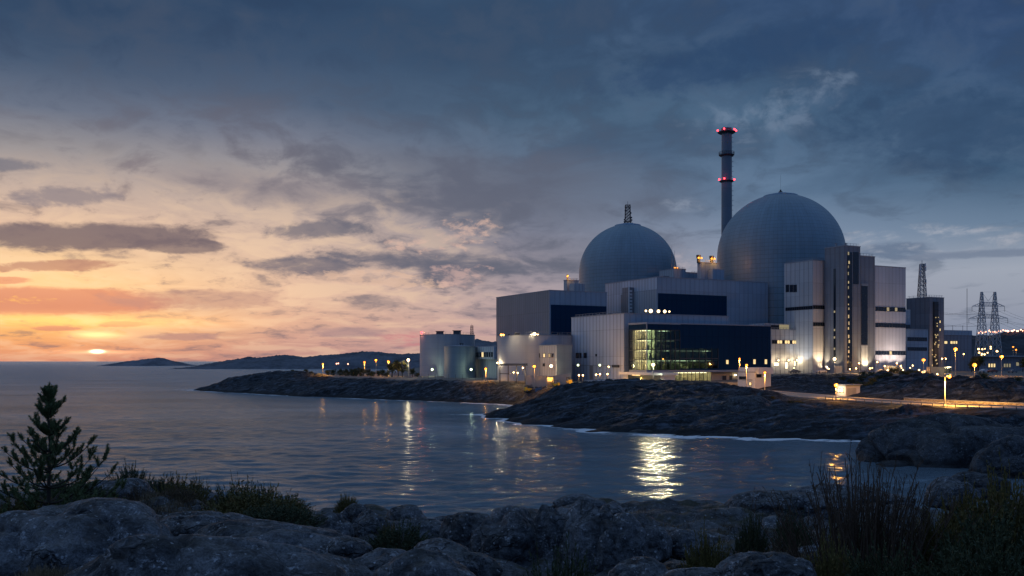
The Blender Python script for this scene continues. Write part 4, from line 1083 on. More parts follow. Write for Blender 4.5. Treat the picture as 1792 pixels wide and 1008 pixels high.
for x in np.arange(lx0+.8, lx1-.6, 1.9): MB().box(x, x+.3, 2.2, 4.6, zl-.98, zl-.9).build('lobby_light', M_TUBE, C_.t)
m = MB(); m.box(lx1, CW-2, 2.2, 2.6, -1, zl-.7); m.build('plinth_wall', mat_plain('beige_render', (.42,.39,.33), .7), C_.t)
m = MB(); xd, _ = C_.front(1272); m.box(xd, xd+1.6, 2.1, 2.3, -.5, 2.6); xd, _ = C_.front(1284); m.box(xd, xd+1.2, 2.1, 2.3, -.5, 2.6); m.build('door', M_STEELD, C_.t)
m = MB(); m.box(xd+2.2, xd+2.5, 1.5, 2.15, 2.6, 2.9); m.build('wall_light', M_TUBE, C_.t)
# entrance canopy
K_ = Blk('entrance_pavilion', 'low white flat roofed entrance pavilion in front of the workshop hall', 'building', 1160, 277, 1089, 1166, 652.5, depth=None)
kw, kd, kh = 3.0, K_.D, K_.H
m = MB(); m.box(-.9, 5, -.9, kd+.6, kh-.75, kh); m.build('roof', M_WHITE, K_.t)
m = MB(); m.box(.3, 4.6, .0, .3, -1.5, kh-.75); m.box(.3, .6, .3, 1.6, -1.5, kh-.75); m.box(.3, .6, kd-2.6, kd, -1.5, kh-.75); m.box(4.3, 4.6, .3, kd, -1.5, kh-.75); m.box(.3,4.3,kd-.3,kd,-1.5,kh-.75); m.build('wall', M_WHITE, K_.t)
m = MB(); m.box(.42, .48, 1.6, kd-2.6, .2, kh-.78); m.build('window', M_GLASSC, K_.t)
m = MB(); m.box(1.5, 2.0, kd-7, kd-3.2, kh-1.0, kh-.9); m.build('ceiling_light', mat_emit('warm_ceiling_light', (1.,.55,.22), 7.), K_.t)

# ------------------------------------------------------------------ the tall blocks beside the larger dome
F_ = Blk('filter_block', 'pale concrete block with ribbon windows and a floodlit corner', 'building', 1422.5, 360, 1372.5, 1443.8, 455.6)
F_.body([M_PINK, M_PANEL])
for a in (1375.5, 1382.5, 1389): F_.swin(a, a+5.2, 499, 511, M_DKWIN)
F_.strip(1422, 1375, 535.5, 540.5, M_LITD, 12, (), 's'); F_.strip(1423, 1443, 534.5, 540, M_LITD, 5)
F_.strip(1423, 1443, 564.5, 570, M_LITD, 5, ())
F_.railing(.4, F_.W-.3, .4); F_.railing(.4, .4, .5, 1.1, None, 1.6, F_.D-.5)
G_ = Blk('lift_tower', 'tallest dark panelled tower with a lit stair slot beside the larger dome', 'building', 1477.8, 352, 1443.2, 1505.5, 430)
G_.body([M_PANELD, M_PANELD])
GD = G_.D
x0, zt = G_.front(1482.5, 441); x1, _ = G_.front(1491)
m = MB(); m.box(x0, x1, -.12, .1, 1, zt); sl = m.build('stair_slot', M_DKWIN, G_.t)
rr = random.Random(4); m = MB(); z = 6.
while z < zt-1:
    a = x0+.2+rr.random()*.5; m.m = 0 if rr.random() < .6 else 1
    MB().box(a, a+.35+rr.random()*.35, -.17, -.11, z, z+.5+rr.random()*.9).build('lit_landing', M_LITG if m.m else M_LITD, sl); z += 1.5+rr.random()*2.0
x0, zt = G_.front(1493, 441); x1, _ = G_.front(1502.5); _, zb = G_.front(1493, 497)
m = MB(); m.box(x0, x1, -.10, .1, zb, zt); m.build('glazed_panel', M_DKWIN, G_.t)
y0, zt = G_.side(1462.5, 470); y1, _ = G_.side(1459)
m = MB(); m.box(-.12, .1, y0, y1, 4, zt); so = m.build('slit_window', M_DKWIN, G_.t)
m = MB()
for py in (545, 577, 590, 610): 
    z = zk(356, py)-G_.g; MB().box(-.16, -.11, y0+.15, y1-.15, z-.5, z+.3).build('lit_landing', M_LITD, so)
G_.railing(.3, G_.W-.3, .3); 
for x, y in ((1, 5), (4, 3), (7, 6)): G_.vent(x, y, .5, .5, 1.4)
x505 = G_.W
Hh_ = Blk('stair_block', 'dark panelled block with a tall black slot between tower and pale hall', 'building', 1505.8, 356.5, 1500, 1531, 448, depth=14)
Hh_.body([M_PANELD, M_PANELD])
Hh_.railing(.3, Hh_.W-.3, .3)
Hh_.fpanel('dark_slot', 1507, 1518, 500, 603, M_DKWIN, .12); 
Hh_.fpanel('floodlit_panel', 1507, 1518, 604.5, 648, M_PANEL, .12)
Hh_.fpanel('slot_head', 1506.5, 1518.5, 496, 500, M_STEEL, .35)
I_ = Blk('pale_hall', 'pale ribbed hall with three dark window ribbons, floodlit along its base', 'building', 1531.2, 362, 1525, 1585, 465.5, depth=24)
I_.body([M_PINK, M_PINK])
for a, b_ in ((537, 543.5), (565.5, 572), (614.5, 620.5)): I_.strip(1532, 1584.5, a, b_, M_LITD, 11, (5,) if a > 600 else (4, 7) if a < 540 else ())
L_ = Blk('low_annex', 'low pale annex with a lit window row beside the navy control building', 'building', 1349.5, 362, 1340, 1398, 577, depth=14)
L_.body([M_PANEL, M_PANEL])
L_.strip(1351, 1395, 595.5, 601, M_LIT, 10, (2, 3, 5, 6, 8, 9))
L_.strip(1350.5, 1372, 566.5, 576.5, M_LITD, 8, ()) if False else None
x0, _ = L_.front(1350); x1, _ = L_.front(1397)
m = MB(); m.box(x0, x1, 4, 13, L_.H-.4, L_.H+2.7); uc = m.build('upper_storey', M_PANEL, L_.t)
m = MB(); m.box(x0, x0+11, 3.9, 3.98, L_.H+.3, L_.H+2.1); m.build('window', M_DKWIN, uc)
xa, _ = L_.front(1376); m = MB(); m.box(xa, x1-1, 3.86, 3.97, L_.H+.3, L_.H+2.3); m.build('window', M_LITD, uc)
L_.railing(.2, L_.W, .2, .9)
for a, b_, c_, d_ in ((1354, 1362.5, 634.5, 640), (1374, 1378, 634, 645), (1389, 1392, 632, 640)): L_.fwin(a, b_, c_, d_, M_LITB, 'lit_opening')
J_ = Blk('auxiliary_tower', 'dark auxiliary tower carrying the tall lattice mast', 'building', 1626.5, 400, 1586, 1652, 520.5)
J_.body([M_PANELD, M_PANELD])
x0, zt = J_.front(1633, 528); x1, _ = J_.front(1640)
m = MB(); m.box(x0, x1, -.7, .1, 0, zt)
for k in range(12): m.bar((x0-.4, -.8, 3+k*2.4), (x1+.4, -.8, 3+k*2.4), .18)
ct = m.build('cable_riser', M_STEELD, J_.t)
rr = random.Random(2); m = MB()
for k in range(26):
    z = 2+rr.random()*(zt-8)*(rr.random()**.6 if k > 8 else 1); x = x0-2.0+rr.random()*4.4; MB().box(x, x+.3+rr.random()*.3, -.95, -.82, z, z+.3+rr.random()*.4).build('work_light', M_LITG, ct)
for px, py in ((1633, 562), (1644, 561), (1633.5, 574), (1644, 575), (1633, 593)): J_.fwin(px, px+1.8, py, py+4, M_LIT)
J_.railing(.3, J_.W-.3, .3); J_.railing(.3, .3, .5, 1.1, None, 2., J_.D-.5)
m = MB(); c = at(1613.5, 520, 407); 
mt = thing('lattice_mast', 'steel lattice telecom mast on the dark auxiliary tower roof', 'mast', (c.x, 407, J_.g+J_.H-.4))
hm = zk(407, 462)-(J_.g+J_.H-.4); lattice(m, 0, hm, 3.0, 1.5, 9, .17)
m.bar((0,0,hm),(0,0,hm+1.6),.16); m.build('mast_frame', M_STEEL, mt)
m = MB()
for x, z in ((-1.2,.86),(1.2,.86),(1.3,.50),(-1.2,.72),(1.1,.95),(-1.1,.93)): MB().tube([(x, -.9, hm*z-1.0), (x, -.9, hm*z+1.0)], .28, 6).build('antenna', M_WHITE, mt)
J2 = Blk('stepped_annex', 'stepped grey annex between the pale hall and the dark tower', 'building', 1586, 378, 1580, 1624, 576.5, depth=18)
J2.body([M_BLUEG, M_BLUEG]); J2.strip(1588, 1622, 590.5, 596, M_LITD, 9); J2.strip(1588, 1622, 608, 613, M_LITD, 9)
x1, _ = J2.front(1604); m = MB(); m.box(0, x1, 3, 16, J2.H-.4, zk(380, 541)-J2.g); us = m.build('upper_storey', M_BLUEG, J2.t)
m = MB(); m.box(.3, x1-.2, 2.9, 3.0, J2.H+.4, J2.H+2.2); m.build('window', M_DKWIN, us)
Kb = Blk('switchgear_house', 'low dark switchgear building next to the pylons', 'building', 1651, 415, 1645, 1700.5, 578.5, depth=20)
Kb.body([M_PANELD, M_PANELD]); Kb.fpanel('roof_band', 1651, 1700.5, 578.5, 586, M_BLUEG, .2)
for a, b_ in ((1652.5, 1657.5), (1663, 1667), (1668, 1671), (1672, 1675)): Kb.fwin(a, b_, 597, 601.5, M_LIT)
m = MB()
for x in (3, 9, 16): m.bar((x, 2, Kb.H), (x, 2, Kb.H+2.6), .12)
m.bar((19, 2, Kb.H), (19, 2, Kb.H+20), .14); m.build('aerial', M_STEELD, Kb.t)

# ------------------------------------------------------------------ roof houses between the domes
def house(name, label, cpx, Y, lpx, rpx, tpy, bpy_, mat, depth=None):
    b = Blk(name, label, 'rooftop plant room', cpx, Y, lpx, rpx, tpy, depth, gz=zk(Y, bpy_)-1.0); b.body(mat, 0.); return b
r1h = house('rooftop_plant_room', 'grey rooftop plant room with an amber beacon at the dark hall end', 992, 395, 986.5, 1013, 490.5, 512, [M_BLUEG, M_SILV2])
r1h.railing(.3, r1h.W-.3, .3, 1.0)
m = MB(); bx = r1h.W+.2; m.box(-.0, 5.5, -6, -2.2, -2, zk(395, 497.5)-r1h.g); m.build('duct_box', M_SILV2, r1h.t)
r2h = house('rooftop_plant_room', 'boxy rooftop plant room with a mast at the right foot of the smaller dome', 1179, 405, 1153.5, 1200, 470.5, 488, [M_BLUEG, M_SILV2])
m = MB(); 
for x, h_ in ((.5, 7.5), (2.0, 5.4)): m.bar((x, 2, r2h.H), (x, 2, r2h.H+h_), .22); m.bar((x, 2, r2h.H+h_), (x, 2, r2h.H+h_+3), .08)
m.build('aerial', M_STEEL, r2h.t); r2h.railing(.3, r2h.W, .3, 1.0); r2h.vent(3, 2, 1.4, 1.2, .8)
r3h = house('rooftop_plant_room', 'low rooftop plant room between the two domes', 1199, 412, 1190, 1221, 477, 488, [M_BLUEG, M_SILV2], depth=8)
r3h.railing(4, r3h.W, .3, .9)
r4h = house('rooftop_plant_room', 'taller rooftop plant room with two lit vent stacks by the larger dome', 1227.3, 400, 1220.3, 1259, 459.5, 490, [M_BLUEG, M_SILV2])
r4h.railing(2.5, r4h.W-1.5, .3, 1.2)
m = MB(); x, z = r4h.front(1239, 472); m.box(x, x+6.5, -3.2, -.1, 0, z); m.build('duct_box', M_BLUEG, r4h.t)
for px in (1225.5, 1248.3):
    x, _ = r4h.front(px); m = MB(); m.tube([(x, 1.2, r4h.H), (x, 1.2, r4h.H+2.6)], .75, 12); m.tube([(x, 1.2, r4h.H+2.2), (x, 1.2, r4h.H+3.4)], 1.0, 12)
    vs_ = m.build('vent_stack', M_STEELD, r4h.t); 
    for s_ in (-.8, .8): ball(.40, 8).build('amber_light', M_AMBER, r4h.t, True, (x+s_, .2, r4h.H+2.0))
    bulb_light(r4h.t, (x, -1.4, r4h.H+1.9), 260, AMB, .3)
ball(.42, 8).build('amber_light', M_AMBER, r1h.t, True, (.6, .5, r1h.H+1.8)); m = MB(); m.bar((.6,.5,r1h.H),(.6,.5,r1h.H+1.6),.5); m.bar((.6,.5,r1h.H+2.1),(.6,.5,r1h.H+2.6),.5); m.build('light_post', M_STEELD, r1h.t)
bulb_light(r1h.t, (.4, -1, r1h.H+1.8), 200, AMB, .3)
for x in (.2, .9, 1.9): ball(.24, 8).build('amber_light', M_AMBER, r2h.t, True, (x, -.3, r2h.H+.5))

# ------------------------------------------------------------------ storage tanks
def tank(label, cpx, rpx, tpy, Y, mat, kit=True):
    r = rpx*Y/F; c = at(cpx, tpy, Y-r*.0); gz = ground(c.x, Y); h = zk(Y, tpy)-gz
    t = thing('storage_tank', label, 'storage tank', (c.x, Y, gz), 0, 'round storage tanks by the shore')
    m = MB(); m.lathe([(r, -1.), (r, h*.33), (r, h*.66), (r, h)], 72); m.build('wall', mat, t, True)
    m = MB(); m.lathe([(r, h), (r+.14, h), (r+.14, h+.22), (r-.2, h+.22), (r*.5, h+.5), (.1, h+.7)], 72); m.build('roof', M_TRIM, t, True)
    m = MB(); n = int(r*2.2)+8
    for k in range(n):
        a = 2*math.pi*k/n; m.bar((r*.97*math.cos(a), r*.97*math.sin(a), h+.2), (r*.97*math.cos(a), r*.97*math.sin(a), h+1.2), .06)
    m.lathe([(r*.97-.03, h+1.15),(r*.97+.03, h+1.15),(r*.97+.03, h+1.22),(r*.97-.03, h+1.22),(r*.97-.03, h+1.15)], 48); m.build('railing', M_STEEL, t)
    m = MB(); a = R(-60); x, y = math.cos(a)*(r+.35), math.sin(a)*(r+.35)
    m.bar((x-.25,y,0),(x-.25,y,h+1),.07); m.bar((x+.25,y,0),(x+.25,y,h+1),.07)
    for z in np.arange(.5, h, .9): m.bar((x-.25,y,z),(x+.25,y,z),.06)
    m.build('ladder', M_STEEL, t)
    return t, r, h
t1, tr1, th1 = tank('large pale round tank nearest the wooded end of the quay', 783, 48, 587, 425, M_TANK)
m = MB()
for px, w, hh in ((770, 12, 1.5), (800, 13, 1.8)):
    x = (px-783)*425/F; m.box(x-w*.13, x+w*.13, -2, 1.2, th1+.5, th1+.3+hh); m.box(x-w*.16, x+w*.16, -2.2, 1.4, th1+.3+hh, th1+.5+hh)
m.build('roof_unit', M_STEELD, t1)
beacon(t1, (-tr1*.9, -4, th1+1.2), .55); bulb_light(t1, (-tr1*.95, -6, th1+1.4), 250, (1., .25, .12), .3)
m = MB(); x = 45*425/F*1.0; lattice(m, th1, th1+zk(425,570)-zk(425,587), 1.3, 1.1, 5, .12, x-.6, 0); m.bar((x-.6,0,th1+4.4),(x-.6,0,th1+5.4),.1); m.build('lattice_mast', M_STEELD, t1)
t2, tr2, th2 = tank('smaller dark green grey tank standing before the large pale one', 805, 27.5, 607, 385, M_TANKG)
m = MB(); m.bar((.3,0,th2+.5),(.3,0,th2+1.7),.35); m.bar((1.2,0,th2+.5),(1.2,0,th2+1.3),.3); m.bar((-.2,0,th2+1.4),(1.5,0,th2+1.4),.3); m.build('vent_valve', M_STEELD, t2)
t3, tr3, th3 = tank('widest grey tank at the foot of the dark turbine hall', 941, 71, 589, 338, M_TANK)
m = MB()
for px, w, h_ in ((904, 10, 1.1), (890, 3, .6), (976, 3, .9), (995, 4, .7)):
    x = (px-941)*330/F; m.box(x-w*.1, x+w*.1, -tr3*.6, -tr3*.5, th3, th3+h_)
m.build('roof_unit', M_STEELD, t3)
bs = Blk('pump_house', 'two storey ribbed pump house set against the widest tank', 'building', 974.5, 312, 930, 1004, 604.5, length=6)
bs.body([M_TANKG, M_SILV2])
for a, b_, mt_ in ((935.5, 939.5, M_DKWIN), (940.5, 944.5, M_DKWIN), (951, 954, M_LIT), (960, 963.5, M_LITD), (965.5, 968.5, M_DKWIN)): bs.swin(a, b_, 619, 625, mt_)
bs.swin(950.5, 953.5, 636.5, 640.5, M_DKWIN)
m = MB(); m.box(.8, 3, bs.D-4, bs.D-2, bs.H, bs.H+.5); m.build('roof_vent', M_STEELD, bs.t)
e_ = Blk('tank_farm_office', 'grey office with a projecting upper floor behind the small tank', 'building', 869, 372, 829, 900, 606, length=8)
e_.body([M_SILV2, M_SILV2], edge=True)
y0, z0 = e_.side(869, 620); y1, _ = e_.side(833); _, zb = e_.side(869, 628.5)
m = MB(); m.box(-1.2, .05, y0, y1, zb, zk(372, 606.5)-e_.g); m.build('upper_storey', M_SILV, e_.t)
m = MB()
for k in range(8):
    y = y0+1.0+(y1-y0-2)*k/8; m.m = 1 if k == 4 else 0; m.box(-1.28, -1.16, y, y+(y1-y0)*.08, zb+.9, zb+2.9)
m.build('window', [M_DKWIN, M_LIT], e_.t)
# ------------------------------------------------------------------ small buildings and yard things
sh = Blk('roadside_shed', 'small white shed with a lit doorway beside the shore road', 'shed', 1480, 238, 1464.5, 1505, 676, gz=4.55)
sh.body([M_WHITE, M_WHITE], -.6); sh.swin(1466, 1469.5, 680, 686, M_LITB, 'lit_opening'); sh.swin(1471, 1476, 680, 686, M_LITB, 'lit_opening')
m = MB(); 
for k in range(8): m.box(.4+k*.45, .55+k*.45, -.09, .02, .2, 2.4)
m.build('shutter', M_STEEL, sh.t)
m = MB(); m.box(-.5, sh.W+.3, -.6, sh.D+.3, sh.H+.28, sh.H+.48); m.build('roof_slab', M_TRIM, sh.t)
bulb_light(sh.t, (-1.2, sh.D*.5, 2.0), 90, WRM, .2)
an = Blk('white_annex', 'white two tier service building below the navy wall', 'building', 1321, 268, 1291, 1349, 652, gz=6.6)
an.body([M_WHITE, M_WHITE])
y0, z0 = an.side(1321, 643.5); m = MB(); m.box(.4, 6, an.D-8.5, an.D-.2, an.H-.4, zk(272, 643)-an.g); m.build('upper_storey', M_WHITE, an.t)
an.swin(1294, 1306, 659, 663.5, M_DKWIN); an.fwin(1324, 1332, 652.5+3, 660, M_DKWIN); an.swin(1311, 1315, 669, 674, M_LIT)
m = MB(); m.box(-.13, .02, 1, an.D-2, an.H*.42, an.H*.42+.3); m.build('ledge', M_TRIM, an.t)
an.railing(.3, .3, .3, 1.0, None, 1.5, an.D-9)

def wall_run(name, label, cat, pts, h, th, mat, cap=True):
    p0 = Vector(pts[0]); t = thing(name, label, cat, p0)
    m = MB(); e = MB()
    for a, b in zip(pts[:-1], pts[1:]):
        a = Vector(a)-p0; b = Vector(b)-p0; d = (b-a); d.z = 0; d.normalize(); n = Vector((-d.y, d.x, 0))*th/2
        lo = Vector((0,0,-.6)); up = Vector((0,0,h))
        m.add([a-n+lo, b-n+lo, b+n+lo, a+n+lo, a-n+up, b-n+up, b+n+up, a+n+up], [(3,2,1,0),(4,5,6,7),(0,1,5,4),(1,2,6,5),(2,3,7,6),(3,0,4,7)])
        n2 = n*1.35; u2 = up+Vector((0,0,.004)); u3 = up+Vector((0,0,.14))
        e.add([a-n2+u2, b-n2+u2, b+n2+u2, a+n2+u2, a-n2+u3, b-n2+u3, b+n2+u3, a+n2+u3], [(3,2,1,0),(4,5,6,7),(0,1,5,4),(1,2,6,5),(2,3,7,6),(3,0,4,7)])
    m.build('wall', mat, t)
    if cap: e.build('coping', M_TRIM, t)
    return t
def mat_stonewall():
    m, g, b = new_mat('rubble_wall'); p = g.pos()
    d = g.voro(g.vmul(p, (1.3, 1.3, 2.6)), 1.2, 'DISTANCE_TO_EDGE'); c = g.voro(g.vmul(p, (1.3, 1.3, 2.6)), 1.2, 'F1', 'Color')
    k = g.sep(c)[0]
    setp(g, b, g.mix(g.ss(.0, .07, d), c4(.06,.055,.05), g.mix(k, c4(.16,.15,.14), c4(.36,.34,.31))), .85, normal=g.bump(g.ss(0, .12, d), .8, .08))
    return m
M_STONE = mat_stonewall()
def offset_poly(poly, off):
    out = []
    for i in range(len(poly)):
        d = poly[min(i+1, len(poly)-1)]-poly[max(i-1, 0)]; d = d/np.hypot(*d); out.append(poly[i]+np.array([-d[1], d[0]])*off)
    return np.array(out)
RD = densify(ROAD, 16)
def strip_mesh(name, poly, o0, o1, dz, mat, parent=None):
    a = offset_poly(poly, o0); b = offset_poly(poly, o1); V = []; Fq = []
    for k in range(len(poly)):
        z = float(road_z(poly[k][1]))+dz; V += [(a[k][0], a[k][1], z), (b[k][0], b[k][1], z)]
    for k in range(len(poly)-1): Fq.append((2*k, 2*k+1, 2*k+3, 2*k+2))
    return np_mesh(name, V, Fq, mat, False, parent)
def mat_asphalt():
    m, g, b = new_mat('asphalt'); p = g.pos()
    n = g.noise(p, .5, 6, .65); n2 = g.noise(p, 14., 3, .6)
    setp(g, b, g.mix(n, c4(.15,.145,.135), c4(.26,.25,.23)), g.mixf(n, .5, .8), normal=g.bump(n2, .3, .02)); return m
M_ASPH = mat_asphalt(); M_PAINT = mat_plain('road_paint', (.62,.60,.55), .7)
rd = strip_mesh('road', RD, -6.0, 6.0, 0.0, M_ASPH); tag(rd, 'shore road lit by amber lamps below the power station', 'road', kind='structure')
def struct(o, label, cat): return tag(o, label, cat, kind='structure')
struct(strip_mesh('road_edge_line', RD, -5.55, -5.38, .004, M_PAINT), 'painted edge line of the shore road', 'marking')
struct(strip_mesh('road_edge_line', RD, 5.38, 5.55, .004, M_PAINT), 'painted edge line of the shore road', 'marking')
kp = RD
def kerb(o0, o1, h):
    a = offset_poly(kp, o0); b = offset_poly(kp, o1); m = MB()
    for k in range(len(kp)-1):
        z0 = float(road_z(kp[k][1])); z1 = float(road_z(kp[k+1][1]))
        m.add([(a[k][0],a[k][1],z0-.2),(a[k+1][0],a[k+1][1],z1-.2),(b[k+1][0],b[k+1][1],z1-.2),(b[k][0],b[k][1],z0-.2),(a[k][0],a[k][1],z0+h),(a[k+1][0],a[k+1][1],z1+h),(b[k+1][0],b[k+1][1],z1+h),(b[k][0],b[k][1],z0+h)],
              [(4,5,6,7),(0,1,5,4),(2,3,7,6)])
    return m
struct(kerb(-6.0, -6.35, .13).build('kerb', M_CONC), 'stone kerb of the shore road', 'kerb'); struct(kerb(6.0, 6.35, .13).build('kerb', M_CONC), 'stone kerb of the shore road', 'kerb')
side = 1 if offset_poly(RD, 1)[30][0] > RD[30][0] else -1
far_ = offset_poly(RD, 7.2*side)
ids = [k for k in range(len(RD)) if 150 < RD[k][1] < 212]
wall_run('stone_wall', 'low rubble stone wall along the inland side of the shore road', 'wall', [(far_[k][0], far_[k][1], float(road_z(RD[k][1]))-.05) for k in ids[::3]], .6, .5, M_STONE)
near_ = offset_poly(RD, -6.9*side)
def guard(ids):
    p0 = Vector((near_[ids[0]][0], near_[ids[0]][1], float(road_z(RD[ids[0]][1]))))
    t = thing('guard_rail', 'steel guard rail along the seaward edge of the shore road', 'guard rail', p0)
    m = MB(); ps = MB(); pts = [Vector((near_[k][0], near_[k][1], float(road_z(RD[k][1]))))-p0 for k in ids]
    for a, b in zip(pts[:-1], pts[1:]): m.bar(a+Vector((0,0,.62)), b+Vector((0,0,.62)), .2)
    m.build('rail', M_STEEL, t)
    for a in pts[::2]: MB().bar(a+Vector((.12,0,-.4)), a+Vector((.12,0,.6)), .12).build('post', M_STEELD, t)
guard([k for k in range(len(RD)) if 160 < RD[k][1] < 222])
# yard wall, gate and clutter on the quay
wall_run('yard_wall', 'grey concrete hoarding along the quay by the pump house', 'wall', [on(920, 307), on(956, 303)], 3.2, .3, M_CONC)
wall_run('yard_wall', 'grey concrete hoarding between the lit gate and the workshop hall', 'wall', [on(968.5, 302), on(998, 300)], 3.3, .3, M_CONC)
wall_run('parapet_wall', 'low pale wall in front of the workshop hall', 'wall', [on(1023, 284), on(1088, 268)], 1.5, .35, M_WHITE)
def gate():
    p = on(962.5, 302.5); t = thing('gatehouse_kiosk', 'amber lit open gate kiosk in the quay hoarding', 'kiosk', p)
    m = MB(); m.box(-1.15,-.95,-.8,.8,-.4,3.1); m.box(.95,1.15,-.8,.8,-.4,3.1); m.box(-.95,.95,.6,.8,-.4,3.1); m.build('wall', M_WHITE, t)
    m = MB(); m.box(-1.35,1.35,-1.1,1.0,3.1,3.35); m.build('roof', M_STEELD, t)
    m = MB()
    for z in (.5, 1.1, 1.7, 2.3): m.box(-.9,.9,.1,.55,z,z+.08)
    m.build('shelf', M_STEELD, t)
    ball(.2, 8).build('bulb', M_AMBER, t, True, (0,-.3,2.75)); bulb_light(t, (0,-.4,2.5), 160, AMB, .2)
gate()
M_YEL = mat_plain('yellow_paint', (.75,.42,.02), .4); M_TYRE = mat_plain('tyre_rubber', (.02,.02,.022), .85)
def wheel(parent, x, y, r=.33, w=.22):
    m = MB(); m.tube([(x, y-w/2, r), (x, y+w/2, r)], r, 16); o = m.build('wheel', M_TYRE, parent)
    k = MB(); k.tube([(x, y-w/2-.01, r), (x, y+w/2+.01, r)], r*.6, 12); k.build('rim', M_STEEL, o)
def loader(px, Y, label, rz):
    t = thing('forklift', label, 'forklift', on(px, Y), rz, None)
    m = MB(); m.box(-1.3,.9,-.6,.6,.35,1.15); m.box(-1.3,-.7,-.55,.55,1.15,1.5); m.build('body', M_YEL, t)
    m = MB()
    for x, y in ((-.6,-.5),(-.6,.5),(.7,-.5),(.7,.5)): m.bar((x,y,1.15),(x*.8,y,2.15),.1)
    m.box(-.7,.75,-.6,.6,2.15,2.25); m.build('cab_frame', M_STEELD, t)
    m = MB(); m.box(1.0,1.12,-.5,-.35,.1,2.4); m.box(1.0,1.12,.35,.5,.1,2.4); m.box(1.0,1.1,-.35,.35,2.2,2.35); m.box(1.1,2.1,-.4,-.28,.1,.18); m.box(1.1,2.1,.28,.4,.1,.18); m.build('fork', M_STEELD, t)
    for x in (-.75,.6):
        for y in (-.55,.55): wheel(t, x, y, .34, .24)
loader(925, 301, 'yellow forklift parked under the quay lamp', .4); loader(972.5, 298, 'yellow forklift just past the lit gate kiosk', 2.6); loader(996, 297, 'yellow forklift at the foot of the workshop hall', 1.9)
def drum(px, Y, col, label):
    t = thing('oil_drum', label, 'drum', on(px, Y), 0, 'drums on the quay')
    m = MB(); m.lathe([(.38,0),(.40,.03),(.38,.06),(.38,.5),(.40,.53),(.38,.56),(.38,1.0),(.40,1.03),(.38,1.06)], 16); m.disc(.36, 1.04, 16); m.build('body', col, t, True)
M_DRUM = mat_plain('blue_drum', (.04,.10,.22), .5)
for k, px in enumerate((938.5, 941, 943.5, 946.5)): drum(px, 299+k*.3, M_DRUM, 'blue drum in the row before the quay hoarding')

def car(px, Y, rz, col, label, gz=None):
    p = on(px, Y); t = thing('parked_car', label, 'car', p, rz, 'cars parked by the plant')
    prof = [(-2.15,.35),(-2.2,.75),(-1.95,.95),(-1.2,1.0),(-.65,1.42),(.75,1.45),(1.35,1.02),(2.05,.92),(2.2,.70),(2.15,.35)]
    m = MB(); n = len(prof); vs = []
    for s in (-1, 1):
        for x, z in prof: vs.append((x, s*(.86 if z < 1.1 else .68), z))
    m.add(vs, [tuple(range(n))[::-1], tuple(range(n, 2*n))][:2]+[(i, (i+1) % n, n+(i+1) % n, n+i) for i in range(n)])
    m.build('body', mat_plain('car_paint', col, .3, .1, .6, .05), t)
    m = MB(); m.box(-.62,.70,-.80,-.765,1.02,1.34); m.box(-.62,.70,.765,.80,1.02,1.34); m.add([(.82,-.64,1.4),(.82,.64,1.4),(1.36,.74,1.06),(1.36,-.74,1.06)],[(0,1,2,3)]); m.build('window', M_DKWIN, t)
    for x in (-1.35, 1.35):
        for y in (-.78, .78): wheel(t, x, y)
    for y in (-.6, .6): MB().box(2.12,2.19,y-.16,y+.16,.62,.78).build('headlight', M_WHITE, t)
car(1624, 330, .4, (.55,.55,.56), 'white car parked behind the beige container')
car(1722, 372, .5, (.50,.50,.52), 'silver car parked in front of the lit depot openings')
car(1737, 368, .5, (.16,.05,.04), 'dark red car parked in front of the lit depot openings')
car(1772, 365, .6, (.10,.11,.14), 'dark car parked at the depot end nearest the road bend')
car(1391, 352, .5, (.08,.09,.11), 'dark car parked at the foot of the low annex')
car(1437, 346, .3, (.40,.40,.42), 'grey car parked under the floodlit corner')
car(1545, 349, .3, (.34,.34,.36), 'pale car parked at the base of the pale hall')
def container(px, Y, rz, col, label, L=6.1):
    t = thing('shipping_container', label, 'container', on(px, Y), rz)
    m = MB(); w, h = 1.22, 2.6
    xs = np.linspace(-L/2, L/2, int(L/.28)+1); 
    for s in (-1, 1):
        pts = []
        for k, x in enumerate(xs): pts.append((x, s*(w-.05*(k % 2))))
        for a, b in zip(pts[:-1], pts[1:]):
            q = [(a[0],a[1],0),(b[0],b[1],0),(b[0],b[1],h),(a[0],a[1],h)]; m.add(q, [(0,1,2,3)] if s < 0 else [(3,2,1,0)])
    m.box(-L/2, L/2, -w, w, h, h+.08); m.box(-L/2, -L/2+.08, -w, w, 0, h); m.box(L/2-.08, L/2, -w, w, 0, h); m.build('body', mat_plain('container_paint', col, .6), t)
    m = MB()
    for x in (-L/2, L/2-.12):
        for y in (-w-.02, w-.1): m.box(x, x+.12, y, y+.12, 0, h+.09)
    m.build('corner_post', M_STEELD, t)
container(1641, 322, .15, (.34,.30,.25), 'beige container in the yard below the switchgear building', 7.2)
container(1562, 345, .45, (.24,.26,.27), 'grey container against the base of the pale hall')
container(1463, 347, .45, (.20,.22,.26), 'dark blue grey container at the foot of the tallest tower', 4.0)
def booth():
    p = on(1659, 318); t = thing('lit_booth', 'narrow glazed booth glowing warm beside the beige container', 'booth', p)
    m = MB(); m.box(-.9,.9,-.7,.7,-.3,.5); m.box(-.9,.9,-.7,.7,2.6,2.8)
    m.build('base', M_WHITE, t)
    m = MB()
    for x in (-.85,.85):
        for y in (-.65,.65): m.bar((x,y,.5),(x,y,2.6),.1)
    m.build('frame', M_STEELD, t); m = MB(); m.box(-.8,.8,-.6,.6,.5,2.6); m.build('glazing', M_GLASSC, t)
    m = MB(); m.box(-.4,.4,-.2,.2,2.4,2.5); m.build('ceiling_light', M_TUBE, t); bulb_light(t, (0,-1,2.3), 80, WRM, .2)
booth()
